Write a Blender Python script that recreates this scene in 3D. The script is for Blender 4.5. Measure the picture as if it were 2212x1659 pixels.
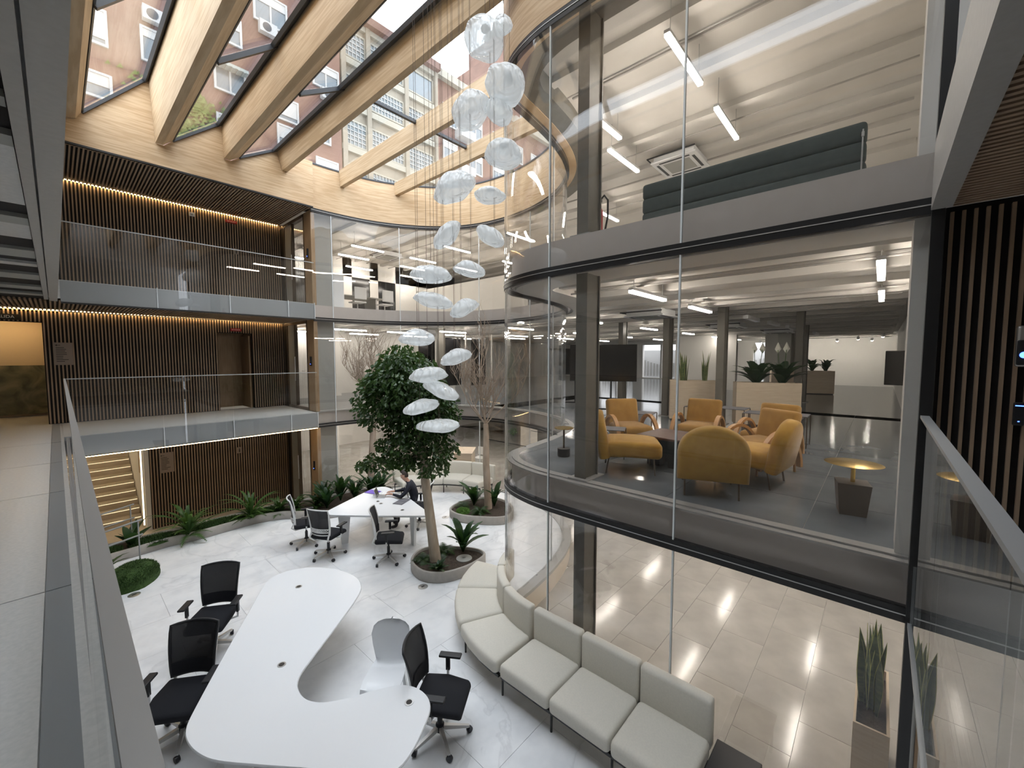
import bpy, bmesh, math, random
from mathutils import Vector, Matrix, noise as mnoise
for _o in list(bpy.data.objects): bpy.data.objects.remove(_o)
SC = bpy.context.scene
COL = SC.collection
R = math.radians
PI = math.pi

# ---------------------------------------------------------------- camera
EYE = 1.48
cd = bpy.data.cameras.new('camera'); cam = bpy.data.objects.new('camera', cd); COL.objects.link(cam)
cd.sensor_fit = 'HORIZONTAL'; cd.sensor_width = 36.0; cd.lens = 36.0*887/2212
cd.clip_start = .02; cd.clip_end = 300
cam.location = (0, 0, EYE); cam.rotation_euler = (R(90-3.71), 0, R(42-90))
SC.camera = cam
# ---------------------------------------------------------------- sky (overcast) and exposure
W = bpy.data.worlds.new('overcast'); SC.world = W; W.use_nodes = True
nt = W.node_tree; nt.nodes.clear()
wo = nt.nodes.new('ShaderNodeOutputWorld'); wb = nt.nodes.new('ShaderNodeBackground')
tc = nt.nodes.new('ShaderNodeTexCoord'); sx = nt.nodes.new('ShaderNodeSeparateXYZ')
mr = nt.nodes.new('ShaderNodeMapRange'); mr.inputs[1].default_value = 0; mr.inputs[2].default_value = 1
mr.inputs[3].default_value = .45; mr.inputs[4].default_value = 1.0
ml = nt.nodes.new('ShaderNodeMath'); ml.operation = 'MULTIPLY'; ml.inputs[1].default_value = 5.2
nt.links.new(tc.outputs['Generated'], sx.inputs[0]); nt.links.new(sx.outputs[2], mr.inputs[0])
nt.links.new(mr.outputs[0], ml.inputs[0]); nt.links.new(ml.outputs[0], wb.inputs[1])
wb.inputs[0].default_value = (.88, .925, 1.0, 1); nt.links.new(wb.outputs[0], wo.inputs[0])
vs = SC.view_settings; vs.view_transform = 'Standard'; vs.look = 'None'; vs.gamma = 1; vs.use_curve_mapping = False
vs.exposure = 0.45
SC.cycles.transparent_max_bounces = 32
SC.cycles.max_bounces = 6
SC.cycles.diffuse_bounces = 2
SC.cycles.glossy_bounces = 2
SC.cycles.sample_clamp_indirect = 6
SC.cycles.caustics_reflective = False; SC.cycles.caustics_refractive = False

# ---------------------------------------------------------------- levels
G = -2.51      # raised court floor
GI = -2.90     # lower ground floor around it
F1 = 0.0       # camera level
F2 = 2.90
T1, T2, T3 = -.385, 2.515, 5.39   # transoms
YL = 11.22; YW = 13.66; XF = 4.05
LAMP = 40.0

# ---------------------------------------------------------------- object helpers
def link(name, me, mat=None, parent=None):
    o = bpy.data.objects.new(name, me); COL.objects.link(o)
    if mat is not None and me is not None and not me.materials: me.materials.append(M[mat] if isinstance(mat, str) else mat)
    if parent is not None: o.parent = parent
    return o
def tag(o, label=None, cat=None, group=None, kind=None):
    if label: o['label'] = label
    if cat: o['category'] = cat
    if group: o['group'] = group
    if kind: o['kind'] = kind
    return o
def thing(name, label, cat, loc=(0, 0, 0), rz=0, group=None, kind=None):
    o = bpy.data.objects.new(name, None); COL.objects.link(o); o.empty_display_size = .1
    o.location = loc; o.rotation_euler = (0, 0, rz)
    return tag(o, label, cat, group, kind)
def dup(root, loc=None, rz=None, label=None, parent=None):
    c = root.copy(); COL.objects.link(c)
    if loc is not None: c.location = loc
    if rz is not None: c.rotation_euler = (0, 0, rz)
    if label: c['label'] = label
    if parent is not None: c.parent = parent
    for ch in list(root.children): dup(ch, parent=c)
    return c
class MB:
    def __init__(s): s.v = []; s.f = []
    def add(s, vs_, fs, T=None):
        b = len(s.v)
        for p in vs_:
            p = Vector(p)
            s.v.append(T @ p if T is not None else p)
        s.f += [tuple(b+i for i in q) for q in fs]; return s
    def box(s, x0, y0, z0, x1, y1, z1, T=None):
        return s.add([(x0, y0, z0), (x1, y0, z0), (x1, y1, z0), (x0, y1, z0), (x0, y0, z1), (x1, y0, z1), (x1, y1, z1), (x0, y1, z1)],
                     [(0, 3, 2, 1), (4, 5, 6, 7), (0, 1, 5, 4), (1, 2, 6, 5), (2, 3, 7, 6), (3, 0, 4, 7)], T)
    def prism(s, poly, z0, z1, T=None):
        n = len(poly)
        a = sum(poly[i][0]*poly[(i+1) % n][1]-poly[(i+1) % n][0]*poly[i][1] for i in range(n))
        if a < 0: poly = poly[::-1]
        vs_ = [(p[0], p[1], z0) for p in poly]+[(p[0], p[1], z1) for p in poly]
        fs = [tuple(range(n-1, -1, -1)), tuple(range(n, 2*n))]+[(i, (i+1) % n, n+(i+1) % n, n+i) for i in range(n)]
        return s.add(vs_, fs, T)
    def rings(s, rings, closed=False, caps=True, T=None):
        n = len(rings[0]); vs_ = [p for r_ in rings for p in r_]; fs = []
        for k in range(len(rings)-(0 if closed else 1)):
            a = k*n; b = ((k+1) % len(rings))*n
            fs += [(a+i, a+(i+1) % n, b+(i+1) % n, b+i) for i in range(n)]
        if caps and not closed:
            fs += [tuple(range(n-1, -1, -1)), tuple(range((len(rings)-1)*n, len(rings)*n))]
        return s.add(vs_, fs, T)
    def tube(s, pts, r, n=8, T=None, closed=False):
        pts = [Vector(p) for p in pts]; rs = r if isinstance(r, (list, tuple)) else [r]*len(pts)
        rg = []; up = None
        for i, p in enumerate(pts):
            a = pts[i-1] if (i or closed) else p; b = pts[(i+1) % len(pts)] if (i < len(pts)-1 or closed) else p
            t = (b-a).normalized()
            if up is None: up = t.orthogonal().normalized()
            up = (up-t*up.dot(t))
            up = up.normalized() if up.length > 1e-6 else t.orthogonal().normalized()
            w = t.cross(up)
            rg.append([p+(up*math.cos(2*PI*k/n)+w*math.sin(2*PI*k/n))*rs[i] for k in range(n)])
        return s.rings(rg, closed=closed, T=T)
    def lathe(s, prof, n=20, T=None):
        return s.rings([[(r*math.cos(2*PI*k/n), r*math.sin(2*PI*k/n), z) for k in range(n)] for r, z in prof], T=T)
    def rbox(s, cx, cy, cz, hx, hy, hz, r=.05, T=None, f=None, seg=3):
        def ax(h):
            rr = min(r, h*.98)
            a = [-h+rr*(1-math.cos(PI/2*i/seg)) for i in range(seg+1)]
            m = max(1, int((h-rr)/.12)) if f else 1
            mid = [-(h-rr)+2*(h-rr)*k/(m+1) for k in range(1, m+1)] if h-rr > .01 else []
            return a+mid+[-q for q in a[::-1]] if h-rr > .001 else a+[-q for q in a[::-1]][1:]
        A = [ax(hx), ax(hy), ax(hz)]; H = (hx, hy, hz); idx = {}; vs_ = []; fs = []
        def vid(p):
            k = tuple(round(q, 5) for q in p)
            if k not in idx:
                rr = [min(r, h*.98) for h in H]
                inn = Vector([max(-(H[i]-rr[i]), min(H[i]-rr[i], p[i])) for i in range(3)])
                d = Vector(p)-inn
                d = Vector([d[i]/rr[i] for i in range(3)])
                if d.length > 1e-6: d.normalize()
                q = inn+Vector([d[i]*rr[i] for i in range(3)])
                q = Vector((q.x+cx, q.y+cy, q.z+cz))
                if f: q = f(q)
                idx[k] = len(vs_); vs_.append(q)
            return idx[k]
        for a in range(3):
            b, c = (a+1) % 3, (a+2) % 3
            for sg in (-1, 1):
                for i in range(len(A[b])-1):
                    for j in range(len(A[c])-1):
                        q = []
                        for (u, w) in ((i, j), (i+1, j), (i+1, j+1), (i, j+1)):
                            p = [0, 0, 0]; p[a] = sg*H[a]; p[b] = A[b][u]; p[c] = A[c][w]; q.append(vid(p))
                        fs.append(tuple(q if sg > 0 else q[::-1]))
        return s.add(vs_, fs, T)
    def mesh(s, name, mat=None, smooth=None):
        me = bpy.data.meshes.new(name); me.from_pydata(s.v, [], s.f)
        if any(len(q) > 4 for q in s.f):
            bm = bmesh.new(); bm.from_mesh(me); bmesh.ops.triangulate(bm, faces=[q for q in bm.faces if len(q.verts) > 4]); bm.to_mesh(me); bm.free()
        if mat: me.materials.append(M[mat])
        if smooth is not None:
            me.polygons.foreach_set('use_smooth', [True]*len(me.polygons)); me.set_sharp_from_angle(angle=R(smooth))
        me.update(); return me
    def build(s, name, mat, parent=None, smooth=None):
        return link(name, s.mesh(name, mat, smooth), None, parent)
def struct(mb, name, mat, label, cat, smooth=None):
    return tag(mb.build(name, mat, None, smooth), label, cat, None, 'structure')
def TR(x=0, y=0, z=0, rz=0, ry=0, rx=0):
    return Matrix.Translation((x, y, z)) @ Matrix.Rotation(rz, 4, 'Z') @ Matrix.Rotation(ry, 4, 'Y') @ Matrix.Rotation(rx, 4, 'X')
def text_mesh(txt, size):
    c = bpy.data.curves.new('lettering', 'FONT'); c.body = txt; c.size = size; c.align_x = 'CENTER'; c.align_y = 'CENTER'; c.extrude = .001
    o = bpy.data.objects.new('lettering', c); COL.objects.link(o); bpy.context.view_layer.update()
    me = bpy.data.meshes.new_from_object(o.evaluated_get(bpy.context.evaluated_depsgraph_get()))
    bpy.data.objects.remove(o); return me
ORD = ['first', 'second', 'third', 'fourth', 'fifth', 'sixth', 'seventh', 'eighth', 'ninth', 'tenth', 'eleventh', 'twelfth', 'thirteenth', 'fourteenth', 'fifteenth', 'sixteenth', 'seventeenth', 'eighteenth', 'nineteenth', 'twentieth']

# ---------------------------------------------------------------- materials
M = {}
def new_mat(name):
    m = bpy.data.materials.new(name); m.use_nodes = True; m.node_tree.nodes.clear(); M[name] = m
    n = m.node_tree.nodes; o = n.new('ShaderNodeOutputMaterial'); return m, n, m.node_tree.links, o
def pm(name, col, rough=.5, metal=0, col2=None, vscale=6, stretch=(1, 1, 1), detail=5, bump=0, bscale=None, spec=.5, sheen=0, coat=0, lo=.35, hi=.65, trans=None, dist=0):
    m, n, l, o = new_mat(name)
    b = n.new('ShaderNodeBsdfPrincipled'); b.inputs['Roughness'].default_value = rough; b.inputs['Metallic'].default_value = metal
    b.inputs['Specular IOR Level'].default_value = spec; b.inputs['Sheen Weight'].default_value = sheen; b.inputs['Coat Weight'].default_value = coat
    b.inputs['Base Color'].default_value = (*col, 1)
    t = n.new('ShaderNodeTexCoord'); mp = n.new('ShaderNodeMapping'); mp.inputs['Scale'].default_value = stretch; l.new(t.outputs['Object'], mp.inputs[0])
    if col2 is not None:
        z = n.new('ShaderNodeTexNoise'); z.inputs['Scale'].default_value = vscale; z.inputs['Detail'].default_value = detail; z.inputs['Distortion'].default_value = dist
        l.new(mp.outputs[0], z.inputs[0]); cr = n.new('ShaderNodeValToRGB')
        cr.color_ramp.elements[0].position = lo; cr.color_ramp.elements[1].position = hi
        cr.color_ramp.elements[0].color = (*col, 1); cr.color_ramp.elements[1].color = (*col2, 1)
        l.new(z.outputs[0], cr.inputs[0]); l.new(cr.outputs[0], b.inputs['Base Color'])
    if bump:
        z2 = n.new('ShaderNodeTexNoise'); z2.inputs['Scale'].default_value = bscale or vscale*4; z2.inputs['Detail'].default_value = 4
        l.new(mp.outputs[0], z2.inputs[0]); bp = n.new('ShaderNodeBump'); bp.inputs['Strength'].default_value = bump; bp.inputs['Distance'].default_value = .01
        l.new(z2.outputs[0], bp.inputs['Height']); l.new(bp.outputs[0], b.inputs['Normal'])
    out = b.outputs[0]
    if trans:
        tr = n.new('ShaderNodeBsdfTranslucent'); tr.inputs[0].default_value = (*trans, 1); mx = n.new('ShaderNodeMixShader'); mx.inputs[0].default_value = .3
        l.new(b.outputs[0], mx.inputs[1]); l.new(tr.outputs[0], mx.inputs[2]); out = mx.outputs[0]
    l.new(out, o.inputs[0]); return m
def glass(name, tint, ior=1.5, rough=0.0):
    m, n, l, o = new_mat(name)
    tr = n.new('ShaderNodeBsdfTransparent'); tr.inputs[0].default_value = (*tint, 1)
    gl = n.new('ShaderNodeBsdfGlossy'); gl.inputs['Roughness'].default_value = rough; gl.inputs['Color'].default_value = (1, 1, 1, 1)
    ge = n.new('ShaderNodeNewGeometry'); mrr = n.new('ShaderNodeMapRange'); mrr.inputs[3].default_value = ior; mrr.inputs[4].default_value = 1/ior
    fr = n.new('ShaderNodeFresnel'); mx = n.new('ShaderNodeMixShader')
    l.new(ge.outputs['Backfacing'], mrr.inputs[0]); l.new(mrr.outputs[0], fr.inputs['IOR']); l.new(fr.outputs[0], mx.inputs[0])
    l.new(tr.outputs[0], mx.inputs[1]); l.new(gl.outputs[0], mx.inputs[2]); l.new(mx.outputs[0], o.inputs[0])
def emit(name, col, s):
    m, n, l, o = new_mat(name); e = n.new('ShaderNodeEmission'); e.inputs[0].default_value = (*col, 1); e.inputs[1].default_value = s; l.new(e.outputs[0], o.inputs[0])
def marble(name, base, vein, scale=.9):
    m, n, l, o = new_mat(name)
    b = n.new('ShaderNodeBsdfPrincipled'); b.inputs['Roughness'].default_value = .28; b.inputs['Specular IOR Level'].default_value = .4
    t = n.new('ShaderNodeTexCoord'); oi = n.new('ShaderNodeObjectInfo'); ad = n.new('ShaderNodeVectorMath'); ad.operation = 'ADD'
    l.new(t.outputs['Object'], ad.inputs[0]); l.new(oi.outputs['Location'], ad.inputs[1])
    z = n.new('ShaderNodeTexNoise'); z.inputs['Scale'].default_value = scale; z.inputs['Detail'].default_value = 8; z.inputs['Distortion'].default_value = 1.6
    l.new(ad.outputs[0], z.inputs[0])
    cr = n.new('ShaderNodeValToRGB'); e = cr.color_ramp.elements
    e[0].position = .0; e[0].color = (*base, 1); e[1].position = 1; e[1].color = (*base, 1)
    for p, c in ((.475, base), (.5, vein), (.51, base)):
        q = e.new(p); q.color = (*c, 1)
    l.new(z.outputs[0], cr.inputs[0])
    z2 = n.new('ShaderNodeTexNoise'); z2.inputs['Scale'].default_value = 3; z2.inputs['Detail'].default_value = 6; l.new(ad.outputs[0], z2.inputs[0])
    c2 = n.new('ShaderNodeValToRGB'); c2.color_ramp.elements[0].position = .3; c2.color_ramp.elements[1].position = .6
    c2.color_ramp.elements[0].color = (.86, .87, .88, 1); c2.color_ramp.elements[1].color = (1, 1, 1, 1); l.new(z2.outputs[0], c2.inputs[0])
    mu = n.new('ShaderNodeMixRGB'); mu.blend_type = 'MULTIPLY'; mu.inputs[0].default_value = 1
    l.new(cr.outputs[0], mu.inputs[1]); l.new(c2.outputs[0], mu.inputs[2]); l.new(mu.outputs[0], b.inputs['Base Color']); l.new(b.outputs[0], o.inputs[0])
def frosted(name):
    m, n, l, o = new_mat(name)
    tx = n.new('ShaderNodeTexCoord'); z = n.new('ShaderNodeTexNoise'); z.inputs['Scale'].default_value = 3.2; z.inputs['Detail'].default_value = 1; z.inputs['Distortion'].default_value = 3.0
    l.new(tx.outputs['Object'], z.inputs[0]); bp = n.new('ShaderNodeBump'); bp.inputs['Strength'].default_value = .9; bp.inputs['Distance'].default_value = .1; l.new(z.outputs[0], bp.inputs['Height'])
    d = n.new('ShaderNodeBsdfDiffuse'); d.inputs[0].default_value = (.95, .97, .98, 1)
    t = n.new('ShaderNodeBsdfTranslucent'); t.inputs[0].default_value = (.97, .985, 1, 1)
    tr = n.new('ShaderNodeBsdfTransparent'); tr.inputs[0].default_value = (.97, .99, 1, 1)
    g = n.new('ShaderNodeBsdfGlossy'); g.inputs['Roughness'].default_value = .1
    lw = n.new('ShaderNodeLayerWeight'); lw.inputs[0].default_value = .45
    for q in (d, t, g, lw): l.new(bp.outputs[0], q.inputs['Normal'])
    a = n.new('ShaderNodeMixShader'); a.inputs[0].default_value = .3; b = n.new('ShaderNodeMixShader'); b.inputs[0].default_value = .4; c = n.new('ShaderNodeMixShader')
    sc_ = n.new('ShaderNodeMath'); sc_.operation = 'MULTIPLY'; sc_.inputs[1].default_value = .55
    l.new(d.outputs[0], a.inputs[1]); l.new(t.outputs[0], a.inputs[2]); l.new(a.outputs[0], b.inputs[1]); l.new(tr.outputs[0], b.inputs[2])
    l.new(lw.outputs['Fresnel'], sc_.inputs[0]); l.new(sc_.outputs[0], c.inputs[0]); l.new(b.outputs[0], c.inputs[1]); l.new(g.outputs[0], c.inputs[2])
    em = n.new('ShaderNodeEmission'); em.inputs[0].default_value = (.9, .97, 1, 1); em.inputs[1].default_value = .1; ads = n.new('ShaderNodeAddShader')   # faint even glow added to brighten the pendant glass
    l.new(c.outputs[0], ads.inputs[0]); l.new(em.outputs[0], ads.inputs[1]); l.new(ads.outputs[0], o.inputs[0])
def brick(name, c1, c2, mortar):
    m, n, l, o = new_mat(name)
    b = n.new('ShaderNodeBsdfPrincipled'); b.inputs['Roughness'].default_value = .9
    t = n.new('ShaderNodeTexCoord'); sp = n.new('ShaderNodeSeparateXYZ'); cb = n.new('ShaderNodeCombineXYZ'); ad = n.new('ShaderNodeMath')
    l.new(t.outputs['Object'], sp.inputs[0]); l.new(sp.outputs[0], ad.inputs[0]); l.new(sp.outputs[1], ad.inputs[1])
    l.new(ad.outputs[0], cb.inputs[0]); l.new(sp.outputs[2], cb.inputs[1])
    k = n.new('ShaderNodeTexBrick'); k.inputs['Scale'].default_value = 4; k.inputs['Color1'].default_value = (*c1, 1); k.inputs['Color2'].default_value = (*c2, 1); k.inputs['Mortar'].default_value = (*mortar, 1)
    k.inputs['Mortar Size'].default_value = .015; l.new(cb.outputs[0], k.inputs[0])
    z = n.new('ShaderNodeTexNoise'); z.inputs['Scale'].default_value = .5; z.inputs['Detail'].default_value = 6; l.new(t.outputs['Object'], z.inputs[0])
    cr = n.new('ShaderNodeValToRGB'); cr.color_ramp.elements[0].position = .3; cr.color_ramp.elements[1].position = .7
    cr.color_ramp.elements[0].color = (.75, .72, .7, 1); cr.color_ramp.elements[1].color = (1.1, 1.05, 1.0, 1); l.new(z.outputs[0], cr.inputs[0])
    mu = n.new('ShaderNodeMixRGB'); mu.blend_type = 'MULTIPLY'; mu.inputs[0].default_value = 1
    l.new(k.outputs[0], mu.inputs[1]); l.new(cr.outputs[0], mu.inputs[2]); l.new(mu.outputs[0], b.inputs['Base Color']); l.new(b.outputs[0], o.inputs[0])

marble('marble', (.88, .89, .90), (.78, .79, .80), .45)
pm('green_marble', (.06, .07, .045), .3, col2=(.26, .25, .17), vscale=2.2, detail=10, dist=1.5, lo=.3, hi=.7)
pm('stone_white', (.62, .63, .62), .35, col2=(.7, .7, .69), vscale=40)
pm('stone_warm', (.68, .59, .47), .4, col2=(.74, .65, .53), vscale=3)
pm('tile_grey', (.43, .41, .385), .15, col2=(.52, .50, .47), vscale=2.2, detail=9)
pm('tile_blue', (.15, .17, .19), .12, col2=(.23, .25, .27), vscale=1.6, detail=9, spec=.6)
pm('slab_white', (.74, .73, .71), .8, col2=(.68, .67, .65), vscale=2)
pm('ceiling_paint', (.74, .71, .665), .85, col2=(.68, .65, .605), vscale=1.2)
pm('wall_white', (.78, .76, .72), .8)
pm('warm_wall', (.66, .55, .42), .8)
pm('fascia_grey', (.44, .42, .39), .5, col2=(.47, .45, .42), vscale=30)
pm('grey_panel', (.38, .38, .35), .6)
pm('spandrel', (.58, .53, .49), .45, col2=(.6, .55, .51), vscale=8)
pm('spandrel_blue', (.345, .35, .355), .45)
pm('sill_grey', (.42, .41, .39), .5)
pm('plinth_beige', (.66, .58, .48), .6)
pm('black_metal', (.012, .012, .013), .35)
pm('dark_frame', (.045, .05, .058), .4)
pm('steel', (.58, .58, .57), .35, metal=.9)
pm('rail_steel', (.40, .41, .41), .45, metal=.35)
pm('joint_silicone', (.82, .85, .85), .4)
pm('pine', (.58, .395, .225), .5, col2=(.70, .52, .325), vscale=2.2, stretch=(1, 1, 14), detail=6, lo=.4, hi=.6, bump=.05, bscale=6)
pm('pine_beam', (.55, .39, .23), .5, col2=(.66, .50, .32), vscale=2.0, stretch=(6, .7, 14), detail=6, lo=.4, hi=.6)
pm('slat_wood', (.33, .23, .15), .55, col2=(.43, .305, .205), vscale=3, stretch=(8, 8, .8))
pm('slat_soffit', (.36, .25, .165), .55, col2=(.46, .33, .22), vscale=3, stretch=(8, .8, 8))
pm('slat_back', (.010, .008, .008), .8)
pm('jamb_wood', (.34, .22, .12), .5, col2=(.42, .29, .17), vscale=3, stretch=(8, 8, .8))
pm('box_wood', (.68, .56, .42), .55, col2=(.74, .63, .49), vscale=4, stretch=(1, 1, 10))
pm('bent_wood', (.5, .27, .1), .4, col2=(.58, .34, .15), vscale=6)
pm('dark_brown', (.1, .045, .03), .4, col2=(.13, .06, .04), vscale=5)
pm('table_white', (.88, .9, .92), .22, spec=.5)
pm('plastic_white', (.84, .84, .83), .35)
pm('lacquer_white', (.82, .83, .83), .3)
pm('aluminium', (.62, .61, .59), .38, metal=.6)
pm('black_plastic', (.012, .013, .016), .45)
pm('black_fabric', (.007, .008, .012), .9)
pm('black_rubber', (.012, .013, .018), .35)
pm('cream_fabric', (.70, .665, .58), .8, col2=(.74, .7, .61), vscale=60, bump=.05, bscale=300)
pm('mustard', (.50, .27, .035), .85, col2=(.58, .33, .05), vscale=9, sheen=.3)
pm('mustard_brown', (.36, .19, .04), .85, col2=(.42, .235, .055), vscale=9, sheen=.3)
pm('grey_green_fabric', (.075, .095, .09), .9, col2=(.09, .11, .105), vscale=20)
pm('planter_beige', (.38, .355, .32), .6, col2=(.42, .395, .355), vscale=12)
pm('soil', (.03, .02, .013), .95, col2=(.07, .05, .035), vscale=30, bump=.6, bscale=50)
pm('moss', (.022, .055, .01), .95, col2=(.05, .1, .02), vscale=30, bump=.8, bscale=90)
pm('moss_light', (.09, .2, .03), .95, col2=(.13, .26, .05), vscale=30, bump=.8, bscale=90)
pm('leaf', (.018, .048, .013), .3, col2=(.055, .11, .032), vscale=3, trans=(.06, .12, .02))
pm('leaf_dark', (.014, .045, .018), .35, col2=(.03, .08, .03), vscale=3, trans=(.05, .12, .02))
pm('leaf_fern', (.04, .095, .025), .45, col2=(.075, .15, .04), vscale=3, trans=(.1, .2, .03))
pm('leaf_snake', (.03, .07, .025), .4, col2=(.12, .17, .06), vscale=10, stretch=(1, 1, 3))
pm('leaf_edge', (.5, .52, .16), .45)
pm('flower_white', (.85, .85, .78), .6)
pm('bark', (.34, .28, .21), .85, col2=(.46, .39, .31), vscale=8, stretch=(1, 1, .3), bump=.3)
pm('bark_dry', (.30, .235, .18), .85, col2=(.42, .34, .27), vscale=8, stretch=(1, 1, .3), bump=.3)
pm('column_paint', (.15, .14, .12), .45, col2=(.17, .16, .14), vscale=10)
pm('screen_black', (.005, .005, .006), .12)
pm('gold', (.75, .52, .16), .25, metal=1)
pm('bronze', (.13, .10, .075), .35, metal=.5)
pm('red_paint', (.45, .02, .03), .4)
pm('sign_red', (.5, .02, .02), .5)
pm('sign_plate', (.32, .25, .2), .5)
pm('ink', (.03, .025, .02), .6)
pm('white_ink', (.85, .85, .85), .6)
pm('pipe', (.5, .48, .45), .5)
pm('cable', (.10, .065, .045), .5)
pm('skin', (.55, .32, .23), .5)
pm('hair', (.03, .02, .015), .6)
pm('navy', (.010, .012, .022), .8)
pm('trousers', (.02, .02, .025), .85)
pm('purple', (.16, .09, .55), .4)
pm('laptop', (.5, .51, .53), .3, metal=.6)
pm('notebook_grey', (.16, .16, .18), .6)
pm('paper', (.85, .85, .84), .7)
pm('concrete_out', (.22, .195, .155), .9, col2=(.26, .235, .19), vscale=1)
pm('render_out', (.28, .265, .22), .9, col2=(.32, .305, .26), vscale=1)
pm('frame_out', (.42, .42, .41), .6)
pm('glass_out', (.12, .15, .17), .1, spec=.8)
pm('glass_block', (.16, .19, .2), .25, spec=.6)
pm('awning', (.3, .33, .31), .8)
pm('ivy', (.09, .13, .03), .8, col2=(.15, .19, .05), vscale=3)
pm('screen_wall', (.8, .82, .84), .6)
brick('brick_red', (.165, .095, .08), (.19, .11, .092), (.17, .13, .115))
brick('brick_brown', (.15, .088, .074), (.175, .103, .086), (.16, .12, .105))
glass('glass_clear', (.972, .968, .962))
glass('glass_roof', (.97, .98, .98))
glass('glass_rail', (.95, .96, .96))
pm('mesh_back', (.008, .009, .012), .7)
frosted('frosted_glass')
emit('lamp_white', (1, .92, .82), LAMP)
emit('wall_fill_lamp', (1, .93, .82), 420)  # for the lamps added to brighten the far wall
emit('fill_lamp', (1, .9, .78), 260)  # for the unseen lamps added to brighten the near walkway
emit('led_dim', (1, .76, .46), 3)
emit('led_nosing', (1, .76, .46), 1.3)
emit('led_warm', (1, .66, .30), 22)
emit('led_stair', (1, .78, .5), 20)
pm('edge_reflection', (.29, .31, .325), .5)  # dark glass reflection on the walkway edge, put into the colour
emit('led_blue', (.05, .12, 1), 6)
emit('spot_white', (1, .9, .75), 20)
# see-through office-chair mesh
m_, n_, l_, o_ = new_mat('chair_mesh')
_d = n_.new('ShaderNodeBsdfPrincipled'); _d.inputs['Base Color'].default_value = (.008, .009, .013, 1); _d.inputs['Roughness'].default_value = .6
_t = n_.new('ShaderNodeBsdfTransparent'); _x = n_.new('ShaderNodeMixShader'); _x.inputs[0].default_value = .14
l_.new(_d.outputs[0], _x.inputs[1]); l_.new(_t.outputs[0], _x.inputs[2]); l_.new(_x.outputs[0], o_.inputs[0])
# ================================================================ STRUCTURE
# ---- facade curve (plan): straight along y, convex bulge, S into the round far lobe
CP = [(4.05, -.9), (4.05, -.25), (4.05, .9), (4.05, 2.0), (4.05, 2.75), (4.08, 3.3), (4.22, 3.8), (4.48, 4.17), (4.85, 4.38), (5.35, 4.46), (6.05, 4.58), (6.85, 4.82), (7.52, 5.2),
      (8.08, 5.83), (8.46, 6.62), (8.66, 7.48), (8.69, 8.3), (8.54, 9.15), (8.12, 9.98), (7.42, 10.65), (6.6, 11.1), (5.9, 11.3), (5.25, 11.38), (4.7, 11.4), (4.3, 11.4)]
def _cat(a, b, c, d, t):
    return .5*((2*b)+(c-a)*t+(2*a-5*b+4*c-d)*t*t+(3*b-a-3*c+d)*t**3)
_pts = []
_cv = [Vector(p) for p in CP]
for i in range(1, len(_cv)-2):
    for k in range(24): _pts.append(_cat(_cv[i-1], _cv[i], _cv[i+1], _cv[i+2], k/24))
_pts.append(_cv[-2])
_len = [0]
for a, b in zip(_pts, _pts[1:]): _len.append(_len[-1]+(b-a).length)
SL = _len[-1]
import bisect
def FP(s, off=0):
    s = max(0, min(SL-1e-6, s)); i = max(0, bisect.bisect_right(_len, s)-1); i = min(i, len(_pts)-2)
    t = (s-_len[i])/(_len[i+1]-_len[i]); p = _pts[i].lerp(_pts[i+1], t)
    a = _pts[max(0, i-2)]; b = _pts[min(len(_pts)-1, i+3)]; tg = (b-a).normalized()
    return p+Vector((-tg.y, tg.x))*off
def near_s(x, y):
    q = Vector((x, y)); return min(((_pts[i]-q).length, _len[i]) for i in range(len(_pts)))[1]
def sweep(mb, s0, s1, o0, o1, z0, z1, step=.12):
    n = max(1, int((s1-s0)/step)); rg = []
    for k in range(n+1):
        s = s0+(s1-s0)*k/n; a = FP(s, o0); b = FP(s, o1)
        rg.append([(a.x, a.y, z0), (b.x, b.y, z0), (b.x, b.y, z1), (a.x, a.y, z1)])
    if o1 > o0: rg = [q[::-1] for q in rg]
    return mb.rings(rg)
def off_curve(off, n=110): return [tuple(FP(SL*k/n, off)) for k in range(n+1)]
XE, YN = 28.0, 20.0
def inner_poly(off): return [(4.0, -.46)]*0+off_curve(off)+[(4.7, YN), (XE, YN), (XE, -.46), (FP(0, off).x, -.46)]
def court_poly(off):
    return off_curve(off)+[(4.7, 11.62), (-2.6, 11.62), (-2.6, -1.6), (4.05, -1.6)]
def clip_rect(poly, x0, y0, x1, y1):
    def cl(ps, f, ip):
        out = []
        for i in range(len(ps)):
            a, b = ps[i-1], ps[i]; fa, fb = f(a), f(b)
            if fa >= 0 and fb >= 0: out.append(b)
            elif fa >= 0: out.append(ip(a, b, fa, fb))
            elif fb >= 0: out.append(ip(a, b, fa, fb)); out.append(b)
        return out
    ip = lambda a, b, fa, fb: (a[0]+(b[0]-a[0])*fa/(fa-fb), a[1]+(b[1]-a[1])*fa/(fa-fb))
    for f in (lambda p: p[0]-x0, lambda p: x1-p[0], lambda p: p[1]-y0, lambda p: y1-p[1]):
        poly = cl(poly, f, ip)
        if len(poly) < 3: return []
    q = [p for i, p in enumerate(poly) if (abs(p[0]-poly[i-1][0])+abs(p[1]-poly[i-1][1])) > 1e-4]
    if len(q) < 3: return []
    ar = abs(sum(q[i-1][0]*q[i][1]-q[i][0]*q[i-1][1] for i in range(len(q))))/2
    return q if ar > .01 else []
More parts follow.
